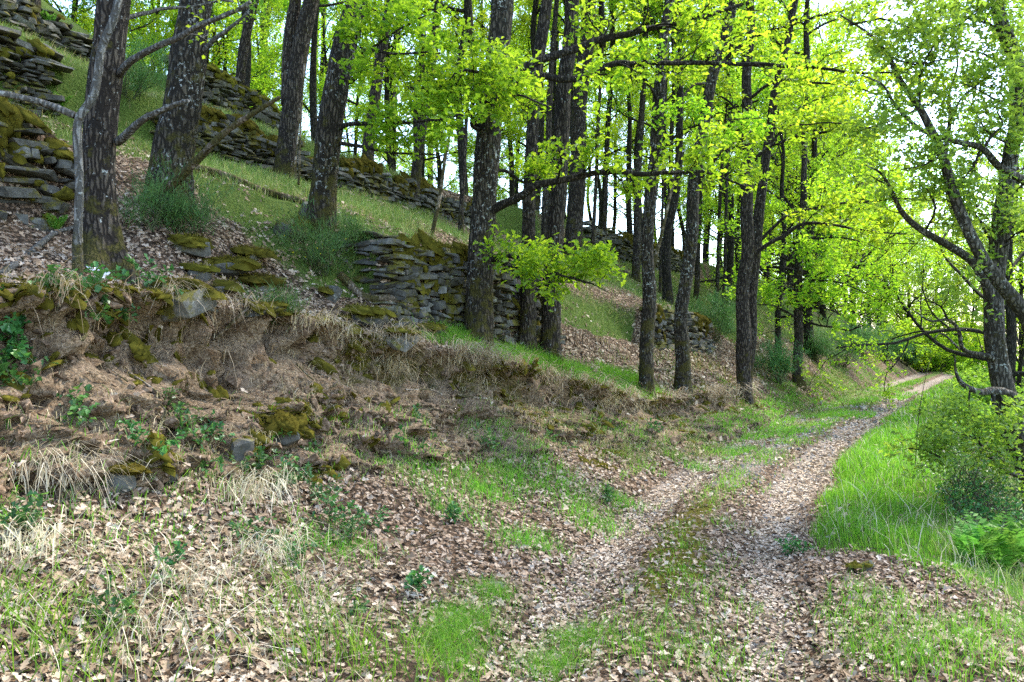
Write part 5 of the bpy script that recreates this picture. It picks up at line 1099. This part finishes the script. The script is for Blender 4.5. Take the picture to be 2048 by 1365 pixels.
# rock ribs standing out of the bank
for k, (u, v, dm, lab) in enumerate([(325, 955, (.16, .2, .24), 'dark upright rock standing out of the bank foot, left'), (395, 935, (.12, .2, .34), 'tall split rock rib in the bank, left of centre'), (470, 920, (.2, .2, .2), 'dark rock in the bank beside the split rib'), (560, 890, (.24, .26, .26), 'moss-draped rock outcrop in the bank left of centre'), (235, 975, (.2, .2, .16), 'pale-edged rock at the bank foot above the straw tuft')]):
    rock(u, v, dm, .5, lab, 95 + k, .0 if k < 3 else 2.0, 'bank_rock', 'rocks in the bank', .2)
m_, n_, o_ = new_mat('clod'); ge_ = nd(n_, 'ShaderNodeNewGeometry'); nz_ = noise(n_, ge_.outputs['Position'], 30, 5, .7)
n_.links.new(bsdf(n_, ramp(n_, [(.3, (.05, .033, .02)), (.5, (.15, .10, .062)), (.7, (.33, .24, .165))], nz_.outputs[0]).outputs[0], .95, nz_.outputs[0], .8, .02, .05).outputs[0], o_.inputs[0]); M['clod'] = m_
CL = hull_stones(6, 12, 9, .9)
def d_clod(t, q):
    b_ = (q - (q_edge(t) - w_face(t))) / w_face(t); return ((b_ > -.15) & (b_ < .98)) * np.clip(.5 + .8 * fbm(t * 2, q * 2, 15.0, 2), .05, 1) * np.interp(t, [-12, -3, 2, 6], [1, 1, .5, 0])
t, q, P, N, D, rg = scatter(26000, (-11, 5), (-1.2, 1.2), d_clod, 9, 1, 131); Vc, Fc, o_ = [], [], 0
for i in range(len(P)):
    me, V, F = CL[i % 6]; sz = rg.gamma(2.0, .016) + .014; R_ = np.linalg.qr(rg.normal(size=(3, 3)))[0]; Vc.append((V * sz * np.array([1.6, 1.1, .8])) @ R_.T + P[i]); Fc.append(F + o_); o_ += len(V)
tag(obj('soil_clods', mesh_np('soil_clods', np.vstack(Vc), np.vstack(Fc), smooth=False), M['clod']), 'crumbling brown soil clods and grit on the bare bank face', 'soil', kind='stuff')
t, q, P, N, D, rg = scatter(45000, (-11, 5), (-1.2, 1.3), lambda t, q: d_clod(t, q) * .8, 9, 1, 132); n = len(P)
grass('fine dry rootlets and stalks trailing down the bare bank', P + N * .015, rg.uniform(.05, .22, n), N * np.array([1, 1, 0]) * rg.uniform(.2, .7, n)[:, None] + rl(rg, n, .45), .0040 * np.maximum(1, D / 7), rg.uniform(.6, 1.6, n), 'grass_dry', 3, 'rootlets', seed=12, cat='roots')
def d_peb(t, q):
    v = q - ptrack(t); return np.clip(np.exp(-((np.abs(v) - .62) / .28) ** 2) * sstep(-6, -2, t) + .8 * np.exp(-(v / .3) ** 2) * sstep(-4, -2, t), 0, 1)
t, q, P, N, D, rg = scatter(30000, (-8, 14), (-4, -.4), d_peb, 8, 1.2, 141); Vc, Fc, o_ = [], [], 0
for i in range(len(P)):
    me, V, F = CL[i % 6]; sz = (rg.gamma(2.0, .007) + .010) * max(1, D[i] / 10); R_ = np.linalg.qr(rg.normal(size=(3, 3)))[0]; Vc.append((V * sz * np.array([1.4, 1.1, .8])) @ R_.T + P[i]); Fc.append(F + o_); o_ += len(V)
m_, n_, o_2 = new_mat('pebble'); ge_ = nd(n_, 'ShaderNodeNewGeometry'); nz_ = noise(n_, ge_.outputs['Position'], 22, 3, .6)
n_.links.new(bsdf(n_, ramp(n_, [(.3, (.13, .11, .09)), (.5, (.27, .235, .20)), (.7, (.44, .40, .35))], nz_.outputs[0]).outputs[0], .9, spec=.1).outputs[0], o_2.inputs[0]); M['pebble'] = m_
tag(obj('gravel', mesh_np('gravel', np.vstack(Vc), np.vstack(Fc), smooth=False), M['pebble']), 'loose grey-brown gravel showing in the wheel tracks', 'gravel', kind='stuff')
# moss hanging on the lip and in the bank
rg = np.random.default_rng(9); P, N_, R = [], [], []
for k in range(620):
    t = rg.uniform(-10, 6); q = float(q_edge(t)) + rg.normal() * .2 - .08
    if float(fbm(np.array([t * .8]), np.array([3.0]), 0, 2)[0]) < -.1 + .25 * rg.normal(): continue
    p_, n_ = surf(np.array([t]), np.array([q])); P.append(p_[0]); N_.append(n_[0]); R.append(rg.uniform(.03, .09))
for (u, v, k, sd) in [(540, 830, 26, .12), (600, 880, 18, .10), (330, 640, 18, .12), (385, 700, 10, .07), (470, 870, 12, .10), (700, 850, 10, .1), (900, 790, 12, .1), (1150, 850, 14, .14), (1220, 900, 14, .16), (1380, 880, 8, .14), (200, 730, 8, .1), (60, 700, 10, .12), (20, 560, 14, .12), (150, 560, 14, .12), (490, 960, 8, .07), (240, 560, 16, .10), (215, 545, 30, .16), (270, 600, 22, .14), (330, 690, 20, .14), (100, 620, 22, .16), (40, 640, 20, .16), (180, 660, 16, .14), (420, 690, 14, .12), (90, 760, 16, .16), (250, 860, 14, .14), (640, 720, 16, .12), (760, 770, 16, .12), (560, 850, 24, .14), (610, 920, 18, .12), (1000, 800, 16, .14), (1100, 870, 18, .18), (1190, 930, 16, .18)]:
    c, nn = on_ground(u, v); t0, q0 = tq(c[0], c[1])
    for i in range(k):
        p_, n_ = surf(t0 + rg.normal() * sd, q0 + rg.normal() * sd * .5); P.append(p_[0]); N_.append(n_[0]); R.append(rg.uniform(.03, .08))
tag(obj('moss', moss_mesh('moss', P, N_, R, 120, .4, 3), M['moss_fuzz']), 'olive moss cushions on the bank lip and bare soil face', 'moss', kind='stuff')

# ------------------------------------------------------------------ fallen logs, poles, dead branches, roots
def stick(pts, r0, r1, label, mat='deadwood', name='fallen_branch', group=None, ground=True, lift=.0, sides=8, cat='branch', bark=.12):
    """pts: (u, v) on the ground, or (u, v, Y) in the air"""
    P = np.array([(on_ground(*q)[0] + np.array([0, 0, r0 * .7 + lift])) if len(q) == 2 else px(*q) for q in pts]); B = P[0].copy()
    Ps, Rs = smooth_path(P - B, np.linspace(r0, r1, len(P)), max(.03, r0)); tb = Tubes(); tb.add(Ps, Rs, sides, bark, r0 * 57 + pts[0][0])
    return tag(obj(name, tb.mesh(name), M[mat], None, B), label, cat, group)
stick([(385, 345), (450, 365), (520, 385), (610, 412)], .06, .035, 'long weathered log lying along the edge of the grassy terrace', name='fallen_log', cat='log', sides=12)
stick([(680, 560), (730, 595), (790, 628), (855, 655)], .055, .035, 'rotting log sloping down to the foot of the central oak', name='fallen_log', cat='log', sides=12)
stick([(1180, 745), (1240, 735), (1290, 738), (1400, 755)], .035, .02, 'pale branch lying behind the knotty bank oak', 'palewood', cat='branch')
stick([(1165, 480), (1215, 520), (1262, 555)], .06, .04, 'dark pole propped down the slope below the far wall', 'deadwood', 'fallen_pole')
Y2 = 8.2
stick([(330, 385, Y2), (400, 315, Y2 - .1), (450, 265, Y2 - .15), (505, 228, Y2 - .2), (560, 195, Y2 - .25)], .05, .018, 'dead branch slanting up from the second thick trunk across the wall', 'deadwood', 'dead_branch')
stick([(405, 312, Y2 - .1), (430, 290, Y2 - .3), (480, 278, Y2 - .4)], .014, .006, 'short side spike on the slanting dead branch', 'deadwood', 'dead_branch')
Yp = float(on_ground(1300, 640)[0][1])
stick([(1300, 560, Yp + 1), (1325, 460, Yp + .8), (1345, 370, Yp + .6), (1360, 300, Yp + .5)], .045, .02, 'bleached dead pole leaning behind the knotty bank oak', 'palewood', 'dead_pole')
stick([(862, 480, 12.5), (880, 390, 12.5), (893, 300, 12.6), (905, 250, 12.6)], .035, .02, 'bleached snapped stem standing in the grass left of the central oak', 'palewood', 'dead_pole')
stick([(597, 370, 10.6), (600, 280, 10.6), (606, 170, 10.7), (612, 90, 10.7)], .016, .010, 'thin pale vine stem hanging beside the forked oak', 'palewood', 'dead_pole')
stick([(590, 330, 10.4), (598, 250, 10.5), (604, 200, 10.5)], .010, .008, 'second thin pale stem beside the forked oak', 'palewood', 'dead_pole')
stick([(0, 545), (60, 510), (105, 480), (150, 455)], .03, .02, 'grey stick lying at the foot of the slab wall, far left', 'bark_grey')
stick([(10, 575), (80, 550), (150, 530)], .018, .012, 'thinner grey stick below the one at the slab wall', 'bark_grey')
stick([(1955, 905), (1880, 930)], .015, .008, 'thin dead twig in the thicket under the gnarled tree', 'deadwood')
stick([(1830, 940, 10), (1838, 830, 10), (1850, 760, 10.2), (1862, 715, 10.3)], .006, .003, 'thin bent dead stem rising from the verge before the bend', 'deadwood', 'dead_sapling')
RT = [(470, 700, 480, 660, 500, 625, .016, 'forked pale root hanging over the bank, right prong'), (470, 700, 455, 660, 448, 640, .010, 'forked pale root hanging over the bank, left prong'), (150, 755, 165, 720, 180, 695, .020, 'stubby grey root jutting from the bank under the leftmost trunk'), (120, 660, 122, 620, 145, 590, .010, 'curved pale root below the bank lip, far left'),
      (55, 590, 58, 630, 68, 660, .008, 'thin pale root hanging at the far left'), (195, 715, 225, 708, 252, 690, .008, 'thin root lying across the bare soil, left'), (265, 770, 272, 800, 285, 820, .010, 'root on the soil above the split rock rib'), (290, 825, 305, 845, 315, 838, .007, 'small bent root tip above the split rock rib'),
      (300, 840, 305, 880, 310, 900, .018, 'peeling grey root beside the split rock rib'), (395, 850, 402, 890, 398, 940, .022, 'rough pale stump of root in the bank left of centre'), (600, 750, 610, 770, 645, 768, .008, 'pale root twig on the bank below the mossy stones'), (650, 755, 640, 780, 618, 795, .008, 'bent root twig right of the pale root twig'), (575, 790, 572, 800, 580, 812, .01, 'short root stub above the moss outcrop'),
      (770, 755, 800, 757, 825, 762, .012, 'pale stick lying across the bank below the tawny tuft'), (810, 793, 845, 797, 865, 808, .010, 'pale stick lower on the bank below the tawny tuft'), (880, 785, 930, 800, 965, 812, .022, 'pale root ledge under the overhang below the central oak'), (1025, 805, 1050, 815, 1075, 830, .010, 'thin pale twig on the bank right of the root ledge'),
      (0, 815, 50, 825, 95, 820, .008, 'thin dead twig at the left edge of the bank'), (30, 900, 45, 860, 60, 820, .008, 'upright dead twig at the left edge of the bank'), (420, 1055, 418, 1020, 415, 990, .012, 'snapped pale stalk standing at the bank foot'), (560, 1045, 590, 1055, 615, 1065, .012, 'small stick on the leaves below the straw tuft'), (240, 780, 236, 760, 243, 740, .006, 'tiny root thread in the bare soil, left')]
for k, (u0, v0, u1, v1, u2, v2, r_, lab) in enumerate(RT): stick([(u0, v0), (u1, v1), (u2, v2)], r_, r_ * .5, lab, 'palewood', 'exposed_root', 'roots and twigs on the bank', lift=.02, sides=6, cat='root')
# stray twigs on the litter
rg = np.random.default_rng(44)
for k in range(46):
    u, v = rg.uniform(20, 1900), rg.uniform(980, 1350); c, nn = on_ground(u, v)
    L = rg.uniform(.08, .30); a_ = rg.uniform(0, PI); d = np.array([math.cos(a_), math.sin(a_), 0]); d = d - nn * (d @ nn); s_ = np.cross(nn, d)
    P = np.array([-d * L / 2, s_ * L * rg.normal() * .08, d * L / 2]); Ps, Rs = smooth_path(P, np.array([.004, .0035, .002]), .04); tb = Tubes(); tb.add(Ps, Rs, 5)
    tag(obj('twig', tb.mesh('twig'), M['deadwood'], None, c + nn * .025), 'small dry twig lying loose on the fallen leaves', 'twig', 'stray twigs on the leaf litter')
# white flowers on the lip
for k, (u, v, lab) in enumerate([(185, 570, 'pale white flower sprig on the bank lip under the leftmost trunk'), (195, 585, 'second pale white flower just below the first on the bank lip')]):
    c, nn = on_ground(u, v); root = thing('flower', c, lab, 'flower'); m = 9; rg = np.random.default_rng(k)
    obj('petals', leaves_mesh('petals', np.array([0, 0, .10]) + rg.normal(size=(m, 3)) * .018, rg.normal(size=(m, 3)), rg.normal(size=(m, 3)) + np.array([0, 0, 1]), np.full(m, .028), 'plain', .2, 1.5, rng=rg), M['white_flower'], root)
    tb = Tubes(); tb.add(np.array([[0, 0, 0], [.005, 0, .05], [0, 0, .10]]), np.array([.002, .002, .0015]), 4); obj('stalk', tb.mesh('stalk'), M['broom_stem'], root)
